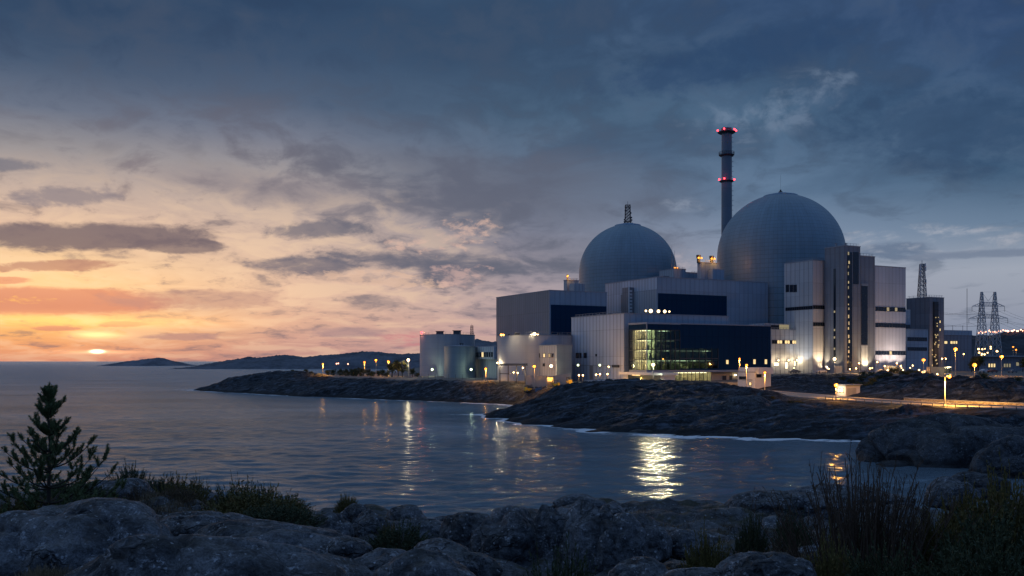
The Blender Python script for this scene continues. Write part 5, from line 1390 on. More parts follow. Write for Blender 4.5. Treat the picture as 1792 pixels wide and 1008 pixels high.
dp = Blk('depot_shed', 'long low depot shed with a pale flat roof and lit openings', 'building', 1712, 430, 1700, 1850, 625, gz=9.4, depth=10)
dp.body([M_PANELD, M_PANELD], -1, edge=True)
m = MB(); m.box(-.6, dp.W+.6, -2.2, 10.4, dp.H+.3, dp.H+.7); m.build('roof_slab', M_SILV2, dp.t)
for px in (1729.5, 1734, 1738.5, 1756.5, 1761, 1765.5): dp.fwin(px, px+3.0, 636.5, 642.5, M_LIT if px < 1745 else M_LITD, 'lit_opening')
dp.fwin(1778, 1783, 634, 640, M_LITD, 'lit_opening')

def pipe_bridge():
    a = on(873, 318); b = on(921, 310); L = (b-a).length; t = thing('pipe_bridge', 'dark pipe bridge on posts in front of the widest tank', 'pipe bridge', a, math.atan2(b.y-a.y, b.x-a.x))
    h = zk(318, 637)-a.z; m = MB()
    for k in range(3): m.tube([(0, k*.5-.5, h), (L, k*.5-.5, h)], .18, 8)
    m.build('pipe', M_STEELD, t); m = MB(); m.box(0, L, -.8, .8, h-.55, h-.25); m.build('deck', M_STEELD, t)
    for x in np.linspace(.5, L-.5, 4): MB().bar((x,0,-.5),(x,0,h-.5),.22).build('post', M_STEELD, t)
    MB().box(2, 6.5, -2.0, -1.0, h-3.4, h-3.2).build('canopy', M_STEELD, t)
pipe_bridge()

def fence(label, pts, h=2.2, sp=2.6):
    p0 = Vector(pts[0]); t = thing('security_fence', label, 'fence', p0)
    wires = MB(); posts = MB()
    P_ = [Vector(p)-p0 for p in pts]; d = 0
    for a, b in zip(P_[:-1], P_[1:]):
        n = max(1, int((b-a).length/sp))
        for k in range(n):
            q = a.lerp(b, k/n); posts.bar(q+Vector((0,0,-.4)), q+Vector((0,0,h)), .10)
        for z in np.linspace(.25, h-.1, 5): wires.bar(a+Vector((0,0,z)), b+Vector((0,0,z)), .035)
    posts.build('post', M_STEELD, t)['kind'] = 'stuff'; wires.build('wire_mesh', M_STEEL, t)
fence('wire security fence on the quay before the round tanks', [on(px, np.interp(px, [735, 800, 868], [362, 348, 334])) for px in np.linspace(738, 868, 12)], 1.9)
fence('wire security fence along the bank below the low annex', [on(px, np.interp(px, [1352, 1440, 1530], [330, 330, 326])) for px in np.linspace(1352, 1530, 14)], 1.9)

# ------------------------------------------------------------------ lamps
def lamp_px(px, head, base, mat, col, power, label, Y=None, **k):
    power *= 2.2
    p = hit(px, base) if Y is None else on(px, Y)
    return street_lamp(label, p, zk(p.y, head), mat, col, power, **k)
LP = [
 (565, 637, 655.5, M_AMBER, AMB, 700, 'amber street lamp farthest out along the wooded point', None, .36),
 (638, 634, 656, M_AMBER, AMB, 1000, 'amber street lamp just before the paired lamps at the yellow lit trees', None, .42),
 (658, 630, 658, M_AMBER, AMB, 1300, 'taller amber street lamp directly left of the yellow lit trees', None, .50),
 (680, 633, 655, M_AMBER, AMB, 2600, 'amber street lamp rising behind the yellow lit trees', 402, .44),
 (714.5, 630, 660, M_WARMB, WRM, 8000, 'brightest lamp between the yellow lit trees and the large pale tank', None, .62),
 (850, 645.5, 667, M_AMBER, AMB, 900, 'short amber lamp on the quay in front of the grey office', None, .42),
 (935, 641, 667, M_AMBER, AMB, 1600, 'amber lamp in front of the widest tank beside the pump house', 304, .5),
 (1143, 638, 660, M_WARMB, CLD, 1800, 'bright white lamp in front of the glazed corner', 274, .52),
 (1306.5, 639, 672, M_AMBER, AMB, 350, 'amber lamp in front of the white two tier service building', 262, .36),
 (1338.3, 652, 683, M_AMBER, AMB, 350, 'amber lamp standing clear of the white service building toward the road', 246, .34),
 (1294, 628, 650, M_AMBER, AMB, 350, 'small amber lamp against the navy wall', 283, .26),
 (1460.5, 628, 652, M_WARMB, WRM, 1800, 'tall white lamp in front of the tallest dark tower', 334, .55),
 (1463, 674, 699.5, M_AMBER, AMB, 5000, 'amber road lamp beside the small white shed', 221, .46),
 (1616, 630, 655, M_AMBER, AMB, 3600, 'amber lamp below the dark auxiliary tower', 320, .55),
 (1672, 611, 664, M_AMBER, AMB, 4800, 'tallest amber lamp in front of the low switchgear building', 288, .55),
 (1705.5, 639, 664, M_AMBER, AMB, 5200, 'amber lamp on the lit road bend above the dark knoll', 272, .6),
 (1752.5, 624, 659, M_AMBER, AMB, 5200, 'amber lamp on the bare lit yard in front of the depot shed', 292, .5),
]
for px, hd, bs_, mt_, cl_, pw, lb, Y, r in LP: lamp_px(px, hd, bs_, mt_, cl_, pw, lb, Y, r=r, aim=((.1, .75, -1) if px == 1463 else (0, .5, -1) if 1290 < px < 1345 else (0, 0, -1)))
lamp_px(1653.5, 659, 713, M_AMBER, AMB, 4500, 'amber road lamp with a side arm by the rubble stone wall', 187, r=.32, arm=.9, aim=(.15, .75, -1))
for px, hd, Y, lb in ((1773, 607, 620, 'small amber lamp partway up the dark wooded hill, upper of two'), (1778, 612, 600, 'small amber lamp partway up the dark wooded hill, lower of two')):
    p = Vector(((px-CX)/F*Y, Y, 10)); street_lamp(lb, p, zk(Y, hd), M_AMBER, AMB, 600, r=.5)
# lamps fixed to the buildings and tanks
def walllamp(px, py, Y, mat, col, power, label, r=.36, spot=None, aim=None):
    return floodlight(label, at(px, py, Y), mat, col, power, r, spot, aim, 'lamps fixed to walls and tanks', .5)
walllamp(756.5, 647, 410, M_COOL, CLD, 200, 'greenish white lamp low on the large pale tank', .5)
walllamp(824.5, 647, 376, M_COOL, CLD, 180, 'greenish white lamp low on the small green grey tank', .5)
walllamp(870.5, 635.5, 333, M_WARMB, WRM, 200, 'small warm lamp at the edge of the widest tank', .28)
walllamp(964.5, 641, 311, M_WARMB, WRM, 260, 'round warm lamp on the pump house wall', .55)
walllamp(1011.5, 639.5, 304, M_COOL, CLD, 380, 'white lamp on the workshop hall wall nearest the pump house', .36, 120, (0, -.25, -1))
walllamp(1049.5, 639.5, 298, M_COOL, CLD, 380, 'white lamp on the workshop hall wall nearest the entrance pavilion', .36, 120, (0, -.25, -1))
for k, (px, r, pw, lb) in enumerate(((1133, .34, 900, 'first'), (1141.5, .62, 4200, 'brightest'), (1155, .52, 3000, 'third'), (1166, .52, 3000, 'fourth'), (1174, .30, 700, 'last'))):
    x, _ = A_.front(px); q = A_.p0+U*x+W_*.9
    floodlight(f'roof floodlight above the glazed corner, {lb} of five', (q.x, q.y, A_.g+A_.H+1.1), M_WARMB, WRM, pw*.9, r, 30, (-.12, -1, -.085))
floodlight('bright roof floodlight on top of the widest tank', at(935.5, 585, 323), M_WARMB, WRM, 1500, .58, 30, (-.3, -1, -.07))
for k, (px, r, lb) in enumerate(((877, .42, 'amber lamp at the rim of the widest tank'), (881.5, .26, 'small amber lamp next to the rim lamp of the widest tank'), (930, .28, 'small lamp tight beside the bright floodlight, pier side'), (941, .30, 'small lamp tight beside the bright floodlight, hall side'))):
    floodlight(lb, at(px, 586.5, 323+k*.5), M_AMBER if k < 2 else M_WARMB, WRM, 160, r)
# uplights washing the concrete
def wash(b, x, y, z, aim, power, col, label, spot=100):
    q = b.p0+U*x+W_*y
    t = thing('uplight', label, 'uplight', (q.x, q.y, b.g+z), 0, 'uplights washing the walls')
    m = MB(); m.box(-.3,.3,-.3,.3,-.9,-.5); m.bar((0,0,-.6),(0,0,-.2),.14); m.build('bracket', M_STEELD, t); ball(.24, 8).build('bulb', M_WARMB, t, True, (0,0,0))
    d = U*aim[0]+W_*aim[1]+Vector((0,0,aim[2])); bulb_light(t, (d.x*.5, d.y*.5, .5), power*.30, col, .3, spot, d); return t
wash(F_, 3.2, -4.5, 2.0, (0, .55, 1), 5200, WRM, 'uplight at the foot of the floodlit pale corner', 80)
wash(F_, 4.8, -3.0, 1.6, (0, .5, .6), 2600, WRM, 'low uplight between the floodlit corner and the tower', 110)
wash(F_, -6, 4, 2.0, (.5, 0, 1), 2600, (.9,.95,1.), 'cool uplight against the annex side of the pale block', 90)
wash(G_, -4.5, 3.5, 1.5, (.6, .1, 1), 1500, WRM, 'uplight at the seaward foot of the tallest tower', 90)
wash(Hh_, 2.6, -3.4, 1.8, (0, .6, .9), 3600, WRM, 'glaring uplight under the tall black slot', 110)
for k, x in enumerate((3.5, 8.5, 13.5)):
    wash(I_, x, -5.5, 1.8, (0, .55, 1), 3400, (1.,.80,.66), 'uplight before the pale hall, '+('next to the stair block', 'middle of three', 'next to the stepped annex')[k], 95)
for px, pw in ((1358, 700), (1376, 700), (1390.5, 700)):
    x, _ = L_.front(px); q = L_.p0+U*x-W_*1.2
    floodlight({1358: 'lamp over the wide lit opening of the low annex', 1376: 'lamp over the tall lit opening of the low annex', 1390.5: 'lamp over the lit opening of the low annex nearest the pale block'}[px], (q.x, q.y, L_.g+5.2), M_WARMB, WRM, pw*.22, .3)
# small worklights scattered at the feet of the tall blocks
sp = [(1487, 646, 336), (1498, 645, 336), (1503, 636, 345), (1522, 645, 338), (1535, 634, 350), (1548, 641, 342), (1553, 648, 336), (1569, 636, 345), (1576, 641, 342), (1580, 648, 335), (1597, 640, 350), (1608, 648, 330), (1640, 655, 300), (1648, 628, 395), (1655, 628, 395), (1686, 620, 395), (1043, 656, 285), (1050, 655, 284), (1063, 655, 283), (899, 652, 312), (906, 653, 311), (915, 644, 316), (1013, 657, 292), (1020, 657, 290), (1065, 642, 296)]
wl = None
for k, (px, py, Y) in enumerate(sp):
    p = at(px, py, Y); gz = ground(p.x, Y)
    if wl is None:
        wl = thing('work_lamp', 'tiny amber work lamp at the foot of the plant buildings', 'work lamp', p, 0, 'tiny work lamps at the foot of the plant')
        m = MB(); m.bar((0,0,-2.2),(0,0,-.2),.1); m.box(-.2,.2,.02,.2,-.2,.25); m.build('post', M_STEELD, wl); ball(.26, 8).build('bulb', M_WARMB, wl, True, (0,-.12,.05)); o = wl
    else: o = copy_tree(wl, p)
    bulb_light(o, (0, -.6, .1), 130, WRM if k % 3 else AMB, .2)
# lights of the far yard and of the town on the hill
dl = None
def far_light(px, py, Y, label, group, r, mat):
    p = at(px, py, Y); t = thing('distant_lamp', label, 'lamp', p, 0, group)
    MB().bar((0,0,-3.5*r/.5),(0,0,0),.2*r).build('pole', M_STEELD, t); ball(r, 8).build('bulb', mat, t, True)
M_PINKB = mat_emit('far_pink_lamp', (1., .42, .26), 5., False); M_AMBF = mat_emit('far_amber_lamp', (1., .60, .24), 6., False)
rr = random.Random(12)
for k in range(24):
    px = 1713+k*3.5+rr.uniform(-1.4, 1.4); py = np.interp(px, [1713, 1735, 1792], [582, 580, 578])+rr.uniform(-1.8, 1.6)
    far_light(px, py, 960, 'tiny pink lamp of the town strung along the wooded hilltop', 'town lamps on the hilltop', rr.uniform(.55, 1.0), M_PINKB)
for k in range(13):
    px = 1712+rr.random()*34; py = 606+rr.random()*18
    far_light(px, py, 560+k, 'tiny amber yard lamp among the pylon legs', 'yard lamps among the pylon legs', rr.uniform(.35, .6), M_AMBF)
for k, (px, py) in enumerate(((589, 636.5), (592, 636), (609, 637))):
    far_light(px, py, 470+k, 'tiny pink lamp behind the dark shrubs on the wooded point', 'far lamps on the wooded point', .34, M_PINKB)

# ------------------------------------------------------------------ power line
M_PYL = mat_plain('pylon_steel', (.40,.42,.45), .5, .2)
def pylon():
    Y = 600.; gz = 9.5; c = at(1729.5, 632, Y)
    t = thing('electricity_pylon', 'twin legged steel lattice pylon against the dusk sky', 'pylon', (c.x, Y, gz))
    sp_ = 11.5*Y/F; zt = zk(Y, 511)-gz
    for s in (-1, 1):
        m = MB(); lattice(m, 0, zt, 7.2, 1.0, 11, .20, s*sp_, 0); m.build('leg', M_PYL, t)
    for py, half in ((536, 28.5), (557, 34)):
        z = zk(Y, py)-gz; hw = half*Y/F; m = MB()
        for y in (-.7, .7):
            m.bar((-hw, y*.3, z), (hw, y*.3, z), .24); m.bar((-hw, y*.3, z), (-sp_, y, z+2.6), .18); m.bar((hw, y*.3, z), (sp_, y, z+2.6), .18); m.bar((-sp_, y, z+2.6), (sp_, y, z+2.6), .2)
            n = 10
            for k in range(n):
                x0 = -sp_+2*sp_*k/n; x1 = -sp_+2*sp_*(k+1)/n; m.bar((x0, y, z if k % 2 else z+2.6), (x1, y, z+2.6 if k % 2 else z), .13)
            for s in (-1, 1):
                for k in range(4):
                    a = sp_+(hw-sp_)*k/4; b = sp_+(hw-sp_)*(k+1)/4; m.bar((s*a, y*.6, z), (s*b, y*.5, z+2.6*(1-(k+1)/4)), .12)
        m.build('crossarm', M_PYL, t)
        for x in (-hw, hw, -hw*.55, hw*.55):
            m = MB()
            for q in range(6): m.lathe([(.05, z-.5-q*.5),(.28, z-.6-q*.5),(.05, z-.8-q*.5)], 8, x, 0)
            m.bar((x,0,z-3.9),(x,0,z),.08); m.build('insulator', M_STEELD, t)
    m = MB(); m.bar((-sp_,0,zt),(0,0,zk(Y,527)-gz),.14); m.bar((sp_,0,zt),(0,0,zk(Y,527)-gz),.14); m.bar((-sp_,0,zt),(sp_,0,zt),.08); m.build('stay', M_STEEL, t)
pylon()
def wire(a, b, sag, lab):
    m = MB(); pts = [Vector(a).lerp(Vector(b), k/16)-Vector((0,0,sag*4*(k/16)*(1-k/16))) for k in range(17)]; m.tube(pts, .05, 5, False)
    o = m.build('power_line', M_STEELD); tag(o, lab, 'cable', 'power lines')
k = 0
for py, half in ((543, 28.5), (564, 34)):
    for s in (-1, 1):
        for f in (1., .55):
            a = at(1729.5+s*half*f, py, 600); wire(a, at(1900+s*30*f, py+26, 430), 4.0, 'sagging power cable leaving the pylon toward the frame edge')
            wire(a, at(1590+s*16*f, py-14, 980), 7.0, 'sagging power cable running from the pylon behind the plant')

# ------------------------------------------------------------------ boulders
def rock_mesh(seed, sub=5, amp=1., facet=.3):
    bm = bmesh.new(); bmesh.ops.create_icosphere(bm, subdivisions=sub, radius=1.)
    off = Vector((seed*13.7, seed*7.1, seed*3.3))
    for v in bm.verts:
        p = v.co.copy(); n = p.normalized()
        d = .22*mnoise.noise(n*1.1+off)+.13*mnoise.noise(n*2.3+off*1.3)+.025*mnoise.noise(n*5+off)+.010*mnoise.noise(n*11+off)+.006*mnoise.noise(n*25+off)
        c = abs(mnoise.noise(n*1.7+off*2.1)); d -= .11*math.exp(-(c/.05)**2)
        c = abs(mnoise.noise(Vector((n.x*1.2, n.y*3.2, n.z*2.0))+off*1.7)); d -= .06*math.exp(-(c/.05)**2)
        q = n*(1+d*amp)
        if q.z < -.25: q.z = -.25+(q.z+.25)*.5
        v.co = q
    me = bpy.data.meshes.new('boulder'); bm.to_mesh(me); bm.free()
    me.polygons.foreach_set('use_smooth', [True]*len(me.polygons)); return me
M_BOULD = mat_rock('boulder_granite', base=(.022,.027,.035), light=(.33,.35,.385), moss=.25, wet=False, scale=2.4)
M_BIG = mat_rock('shore_granite', base=(.020,.025,.033), light=(.15,.17,.20), moss=.2, wet=True, scale=.9)
RM = [rock_mesh(s, 5) for s in range(1, 8)]
for me in RM: me.materials.append(M_BOULD)
def boulder(label, px0, px1, top, D, hr=.5, dr=.8, rz=0., mi=None, tilt=0., me=None, grp='granite boulders of the near shore'):
    pc = (px0+px1)/2; w = (px1-px0)*D/F; zt = zk(D, top)
    me = me or RM[(mi if mi is not None else int(px0+top)) % len(RM)]
    h = w*hr
    o = bpy.data.objects.new('boulder', me); COL.objects.link(o)
    o.location = ((pc-CX)/F*D, D, zt-h*.98); o.scale = (w/2*1.04, w/2*dr, h); o.rotation_euler = (R(tilt*.2), R(tilt), R(rz))
    return tag(o, label, 'boulder', grp)
BL = [
 ('huge smooth dark boulder right below the pine tree', -40, 312, 878, 17.5, .34, .8, 0, 0, 4),
 ('long whaleback boulder sloping down in front of the huge one', 130, 690, 940, 14.6, .24, .55, 0, 1, 9),
 ('long low ridge of rock behind the sloping whaleback', 250, 560, 898, 19.5, .24, .6, 0, 2, 7),
 ('blue grey slab rising behind the long low ridge', 330, 650, 915, 18.0, .22, .6, 0, 3, 6),
 ('round boulder alone between the bush and the rock heap', 538, 616, 896, 26.5, .55, .9, 0, 4, 0),
 ('upper boulder in the heap at the water edge, lichen topped', 594, 660, 884, 30, .40, .9, 0, 5, 0),
 ('middle boulder in the heap, with a pale lichen rim', 612, 684, 897, 27.5, .50, .9, 0, 6, 4),
 ('smooth dark boulder at the outer end of the heap by the water', 676, 742, 884, 33, .42, .9, 0, 0, 6),
 ('flat grey boulder above the dark juniper clump', 680, 792, 906, 25, .34, .8, 0, 1, 5),
 ('small rounded boulder tucked before the tall boulder row', 752, 812, 901, 30, .42, .8, 0, 2, 0),
 ('leaning boulder that begins the row of tall rounded boulders', 772, 868, 893, 24, .62, .9, 0, 3, -10),
 ('broad tall boulder second in the row of rounded boulders', 826, 968, 884, 23, .62, .9, 0, 4, -6),
 ('narrow tall boulder third in the row of rounded boulders', 930, 1010, 890, 22.5, .85, .9, 0, 5, -8),
 ('tallest boulder of the row, streaked with pale veins', 976, 1094, 885, 22, .70, .9, 0, 6, -6),
 ('rounded boulder with lichen spots ending the tall row', 1036, 1126, 899, 21.5, .74, .9, 0, 0, 5),
 ('squat split boulder just past the tall row', 1100, 1176, 919, 21.5, .56, .9, 0, 1, 0),
 ('speckled dome shaped boulder beside the yellow green bush', 1160, 1240, 924, 22, .44, .9, 0, 2, 0),
 ('small blue grey boulder under the dark juniper clump', 570, 650, 942, 17.2, .42, .8, 0, 3, 8),
 ('pale veined boulder low in the middle of the shore', 616, 740, 960, 16, .30, .8, 0, 4, 0),
 ('large rounded boulder cut by the lower picture edge', 655, 842, 968, 14.4, .34, .8, 0, 5, 3),
 ('dark sloping boulder behind the large rounded one', 700, 866, 951, 16.6, .26, .8, 0, 6, 8),
 ('smooth boulder below the tall row, half behind spiky tussock', 1066, 1172, 978, 15, .40, .9, 0, 0, 0),
 ('flat boulder at the lower picture edge beside the smooth one', 1150, 1276, 993, 14.2, .26, .9, 0, 1, 0),
 ('blue grey boulder before the tall reddish stems', 1256, 1424, 963, 14.2, .36, .9, 0, 2, -4),
 ('long flat rock by the bay in front of the light glitter', 1278, 1470, 859, 38, .17, .6, 0, 3, 2),
 ('low dark rock shelf at the water behind the tall stems', 1365, 1600, 848, 45, .14, .4, 0, 4, 3),
 ('low twin topped rock on the shoreline crest', 968, 1062, 866, 45, .22, .7, 0, 5, 0),
 ('small cracked boulder between the stems and the tall bush', 1620, 1706, 838, 44, .40, .8, 0, 6, 0),
 ('flat rock half hidden behind the pine', 150, 214, 838, 36, .4, .8, 0, 2, 0),
 ('small pale boulder among the heath right of the pine', 196, 238, 850, 30, .5, .8, 0, 3, 0),
 ('grey boulder behind the yellow green hedge bush', 300, 384, 853, 33, .30, .8, 0, 4, 0),
]
for b_ in BL: boulder(b_[0], *b_[1:6], dr=b_[6], rz=b_[7], mi=b_[8], tilt=b_[9])
random.seed(61)
for k in range(64):
    D = random.choice((random.uniform(14, 22), random.uniform(20, 34), random.uniform(28, 44))); px = random.uniform(120 if D > 20 else 560, 1640); w = random.uniform(.35, 1.3)*(1+.4*(D > 28)); p = near_on(px, D)
    o = bpy.data.objects.new('boulder', RM[k % 7]); COL.objects.link(o); o.location = (p.x, p.y, p.z+w*.04); o.scale = (w*.55, w*random.uniform(.35, .55), w*random.uniform(.24, .42)); o.rotation_euler = (R(random.uniform(-8, 8)), R(random.uniform(-10, 10)), random.uniform(0, 6.28))
    tag(o, 'small weathered granite stone lying between the larger boulders of the near shore', 'stone', 'small stones between the boulders')
for k, (lb, x0, x1, tp, D, hr, dr, tl) in enumerate((
 ('great rounded outcrop sloping into the bay below the road', 1488, 1905, 728, 128, .30, .55, 4),
 ('darker round shoulder of rock in front of the great outcrop', 1700, 1850, 762, 112, .50, .8, 0),
 ('low dark rock under the great outcrop at the water', 1655, 1760, 826, 88, .30, .8, 0),
 ('big pale ribbed dome of rock on the headland', 1252, 1362, 693, 197, .34, .7, 0),
 ('rock hump on the headland before the entrance pavilion', 1168, 1242, 703, 200, .28, .7, 4),
 ('small wet rock awash off the headland', 948, 980, 738, 203, .30, .8, 0),
 ('flat wet rock awash below the headland ribs', 1098, 1148, 751, 180, .16, .6, 0),
 ('low wet rock at the headland tip', 862, 915, 716, 238, .24, .8, 6),
)):
    me = rock_mesh(20+k, 6 if k < 2 else 5, .9); me.materials.append(M_BIG)
    boulder(lb, x0, x1, tp, D, hr, dr, 0, None, tl, me, 'rocks of the far shore')

# ------------------------------------------------------------------ plants
def mat_leaf(name, a, b_, trans=.25):
    m, g, b = new_mat(name)
    oi = g.n('ShaderNodeObjectInfo').outputs['Random']
    n = g.noise(g.oc(), 3.5, 3, .6)
    setp(g, b, g.mix(n, c4(*a), c4(*b_)), .65, spec=.25)
    return m
M_JUN = mat_leaf('juniper_needle', (.024,.036,.018), (.060,.072,.032)); M_GOR = mat_leaf('gorse_leaf', (.050,.048,.018), (.165,.130,.036))
M_HEA = mat_leaf('heather', (.045,.034,.022), (.11,.075,.045)); M_DRY = mat_leaf('dry_grass', (.10,.075,.045), (.24,.18,.11))
M_PIN = mat_leaf('pine_needle', (.07,.10,.042), (.16,.19,.08)); M_BARK = mat_plain('pine_bark', (.035,.028,.022), .9)
M_TWIG = mat_plain('twig', (.075,.048,.032), .9); M_TREE = mat_leaf('tree_leaf', (.045,.055,.018), (.11,.11,.03))
class Tri:
    def __init__(s): s.v = []; s.f = []
    def blade(s, p, d, L, w, side=None):
        side = side if side is not None else d.cross(Vector((random.uniform(-1,1), random.uniform(-1,1), random.uniform(-1,1)))).normalized()
        o = len(s.v); s.v += [p-side*w*.35, p+side*w*.35, p+d*L*.55+side*w*.5, p+d*L, p+d*L*.55-side*w*.5]; s.f.append((o, o+1, o+2, o+3, o+4))
    def obj(s, name, mat, parent):
        me = bpy.data.meshes.new(name); me.from_pydata([tuple(v) for v in s.v], [], s.f); me.materials.append(mat); me.update()
        o = bpy.data.objects.new(name, me); COL.objects.link(o); o.parent = parent; return o
def rdir(spread, up=1.):
    a = random.uniform(0, 2*math.pi); r = spread*math.sqrt(random.random()); return Vector((r*math.cos(a), r*math.sin(a), up)).normalized()
def bush(name, label, mat, n=150, leaf=(.08,.016), sl=(.22,.45), spread=1.1, per=22, stems=True, seed=0, cat='bush'):
    """unit bush about 2 wide and 1 tall: upright sprigs set with narrow leaves all through the crown"""
    random.seed(100+seed); t = thing(name, label, cat); L = Tri(); S = MB()
    for k in range(n):
        a = random.uniform(0, 2*math.pi); r = math.sqrt(random.random())
        hh = (1-r*r)**.5
        lump = .72+.38*mnoise.noise(Vector((math.cos(a)*r*1.8+seed*5, math.sin(a)*r*1.8, seed)))
        base = Vector((math.cos(a)*r*.92, math.sin(a)*r*.92, max(.02, hh*lump*random.uniform(.25, .88)-.05)))
        d = (Vector((math.cos(a)*r*spread, math.sin(a)*r*spread, .55+hh*.5))+Vector((random.gauss(0,.22), random.gauss(0,.22), random.gauss(0,.15)))).normalized()
        ln = random.uniform(*sl)
        if stems and k % 5 == 0: S.bar(Vector((base.x*.35, base.y*.35, -.1)), base+d*ln*.5, .018, .006)
        for q in range(per):
            u = q/per; p = base+d*ln*u
            e = (d*random.uniform(.5, 1.1)+Vector((random.gauss(0,.6), random.gauss(0,.6), random.gauss(0,.45)))).normalized()
            L.blade(p, e, leaf[0]*random.uniform(.6, 1.25)*(1-.4*u), leaf[1])
    L.obj('foliage', mat, t)
    if stems: S.build('stem', M_TWIG, t)
    return t
random.seed(3)
PB = {'j': bush('juniper_bush', 'x', M_JUN, 420, (.085,.022), seed=1), 'j2': bush('juniper_bush', 'x', M_JUN, 420, (.09,.021), (.25,.55), 1.3, 24, seed=2),
      'g': bush('gorse_bush', 'x', M_GOR, 420, (.075,.026), (.2,.42), 1.0, 22, seed=3), 'g2': bush('gorse_bush', 'x', M_GOR, 420, (.08,.027), (.25,.5), 1.2, 22, seed=4),
      'h': bush('heather_clump', 'x', M_HEA, 320, (.06,.018), (.2,.4), 1.0, 20, seed=5)}
used = set()
def put_bush(kind, label, px0, px1, top, D, hr=None, rz=None, sink=.0):
    w = (px1-px0)*D/F/2; pc = (px0+px1)/2; x = (pc-CX)/F*D; gz = near_ground(x, D)-.05; zt = zk(D, top)
    h = max(.72*w, (zt-gz)*1.22)/1.12
    o = PB[kind]
    if kind in used: o = copy_tree(o)
    used.add(kind)
    o.location = (x, D, gz); o.rotation_euler = (0, 0, random.uniform(0, 6.3) if rz is None else rz); o.scale = (w, w*.8, h)
    o['label'] = label; o['group'] = 'shrubs of the near shore'
for a in (
 ('g', 'yellow green bush at the picture edge under the pine', -60, 92, 868, 22),
 ('j', 'dark low bush behind the pine trunk', 60, 190, 846, 28),
 ('j2', 'dark spiky bush on the crest just right of the pine', 190, 262, 812, 36),
 ('j', 'dark bush on the shore crest between spiky bush and hedge bush', 240, 330, 832, 34),
 ('j2', 'spiky tipped dark bush at the start of the big hedge bush', 318, 376, 836, 33),
 ('g', 'big yellow green hedge bush over the long rocks', 330, 545, 848, 25),
 ('j', 'dark end of the big hedge bush above the water', 430, 500, 848, 31),
 ('g', 'olive bush joining the spiky crest bush to the hedge bush', 262, 372, 834, 30),
 ('j2', 'dark tall middle of the big hedge bush', 372, 470, 840, 27),
 ('g2', 'yellow tipped outer end of the big hedge bush', 455, 545, 862, 26),
 ('h', 'brown heather at the foot of the spiky crest bush', 205, 285, 846, 29),
 ('j2', 'dark foot of the hedge bush against the blue slab', 395, 560, 880, 22.5),
 ('g2', 'little tuft bush alone on the bare rocks by the water', 583, 632, 864, 37.5),
 ('j', 'dark juniper clump in the hollow of the middle shore', 628, 770, 914, 20.5),
 ('g', 'olive tip of the hollow juniper clump near the flat boulder', 655, 705, 908, 21.5),
 ('j2', 'spiky dark tussock at the lower edge below the tall boulders', 890, 1075, 958, 14.6),
 ('g2', 'yellow green bush right of the speckled dome boulder', 1194, 1284, 926, 18.5),
 ('j', 'dark rounded bush above the yellow green one', 1282, 1352, 890, 24),
 ('h', 'brown heather clump below the dark rounded bush', 1270, 1326, 956, 16.5),
 ('h', 'brown heather patch next to the blue grey boulder', 1318, 1410, 938, 18),
 ('j2', 'dark bush on the flat rock left of the tall stems', 1352, 1424, 890, 22),
 ('g2', 'olive bush at the foot of the tall stems', 1395, 1520, 938, 16),
 ('j', 'dark bush filling the ground behind the tall stems', 1440, 1600, 912, 20),
 ('j2', 'dark low bush at the lower edge beneath the tall stems', 1470, 1640, 952, 14.5),
 ('g2', 'tall yellow tipped bush climbing the picture edge', 1690, 1840, 818, 20),
 ('g', 'yellow tipped bush before the cracked boulder', 1640, 1745, 848, 21),
 ('g2', 'olive bush between the stems and the edge bushes', 1580, 1680, 888, 18),
 ('j', 'dark mass of bush under the yellow tipped ones', 1620, 1860, 888, 16),
 ('j2', 'darkest bush in the lower corner of the shore', 1600, 1830, 940, 13.5),
 ('h', 'low brown heather left of the long ridge rock', 196, 300, 872, 24),
 ('h', 'brown heather strip between pine and hedge bush', 262, 350, 864, 28),
): put_bush(*a)
def broom():
    random.seed(41); D = 17.5; p0 = near_on(1510, D); t = thing('broom_shrub', 'tall clump of thin reddish stems in front of the bay', 'shrub', p0)
    S = MB(); L = Tri(); HM = zk(D, 806)-p0.z
    for k in range(230):
        x = random.gauss(0, .72); y = random.uniform(-.6, .6); h = random.uniform(.5, 1.08)*HM*max(.45, 1-.22*abs(x)); lean = x*.22+random.gauss(0, .10)
        a = Vector((x*.8, y, -.1)); b = Vector((x*.8+lean*h*.5, y, h*.55)); c = Vector((x*.8+lean*h*1.1+random.gauss(0,.04), y+random.gauss(0,.05), h))
        S.tube([a, b, c], [.014, .011, .006], 4, False)
        for q in range(random.randint(2, 6)):
            u = random.uniform(.35, 1.0); p = a.lerp(b, u*2) if u < .5 else b.lerp(c, u*2-1); d = Vector((random.gauss(0,.35), random.gauss(0,.35), 1)).normalized(); ln = random.uniform(.12, .42)
            S.tube([p, p+d*ln], [.006, .003], 4, False)
            for w in range(6): L.blade(p+d*ln*random.random(), (d+Vector((random.gauss(0,.5), random.gauss(0,.5), .2))).normalized(), .055, .011)
    S.build('stem', M_TWIG, t); L.obj('foliage', M_HEA, t)
broom()
def grass(name, label, mat, spots, kind='stuff', cat='grass'):
    random.seed(77); L = Tri(); 
    for (px0, px1, D0, D1, n, h) in spots:
        for k in range(n):
            D = random.uniform(D0, D1); px = random.uniform(px0, px1); p = near_on(px, D); 
            if mnoise.noise(Vector((p.x*.9, p.y*.9, 3))) < -.12: continue
            for q in range(5):
                d = Vector((random.gauss(0,.42), random.gauss(0,.42), 1)).normalized(); L.blade(p+Vector((random.gauss(0,.05), random.gauss(0,.05), -.02)), d, h*random.uniform(.5, 1.2), .014)
    o = L.obj(name, mat, None); return tag(o, label, cat, kind=kind)
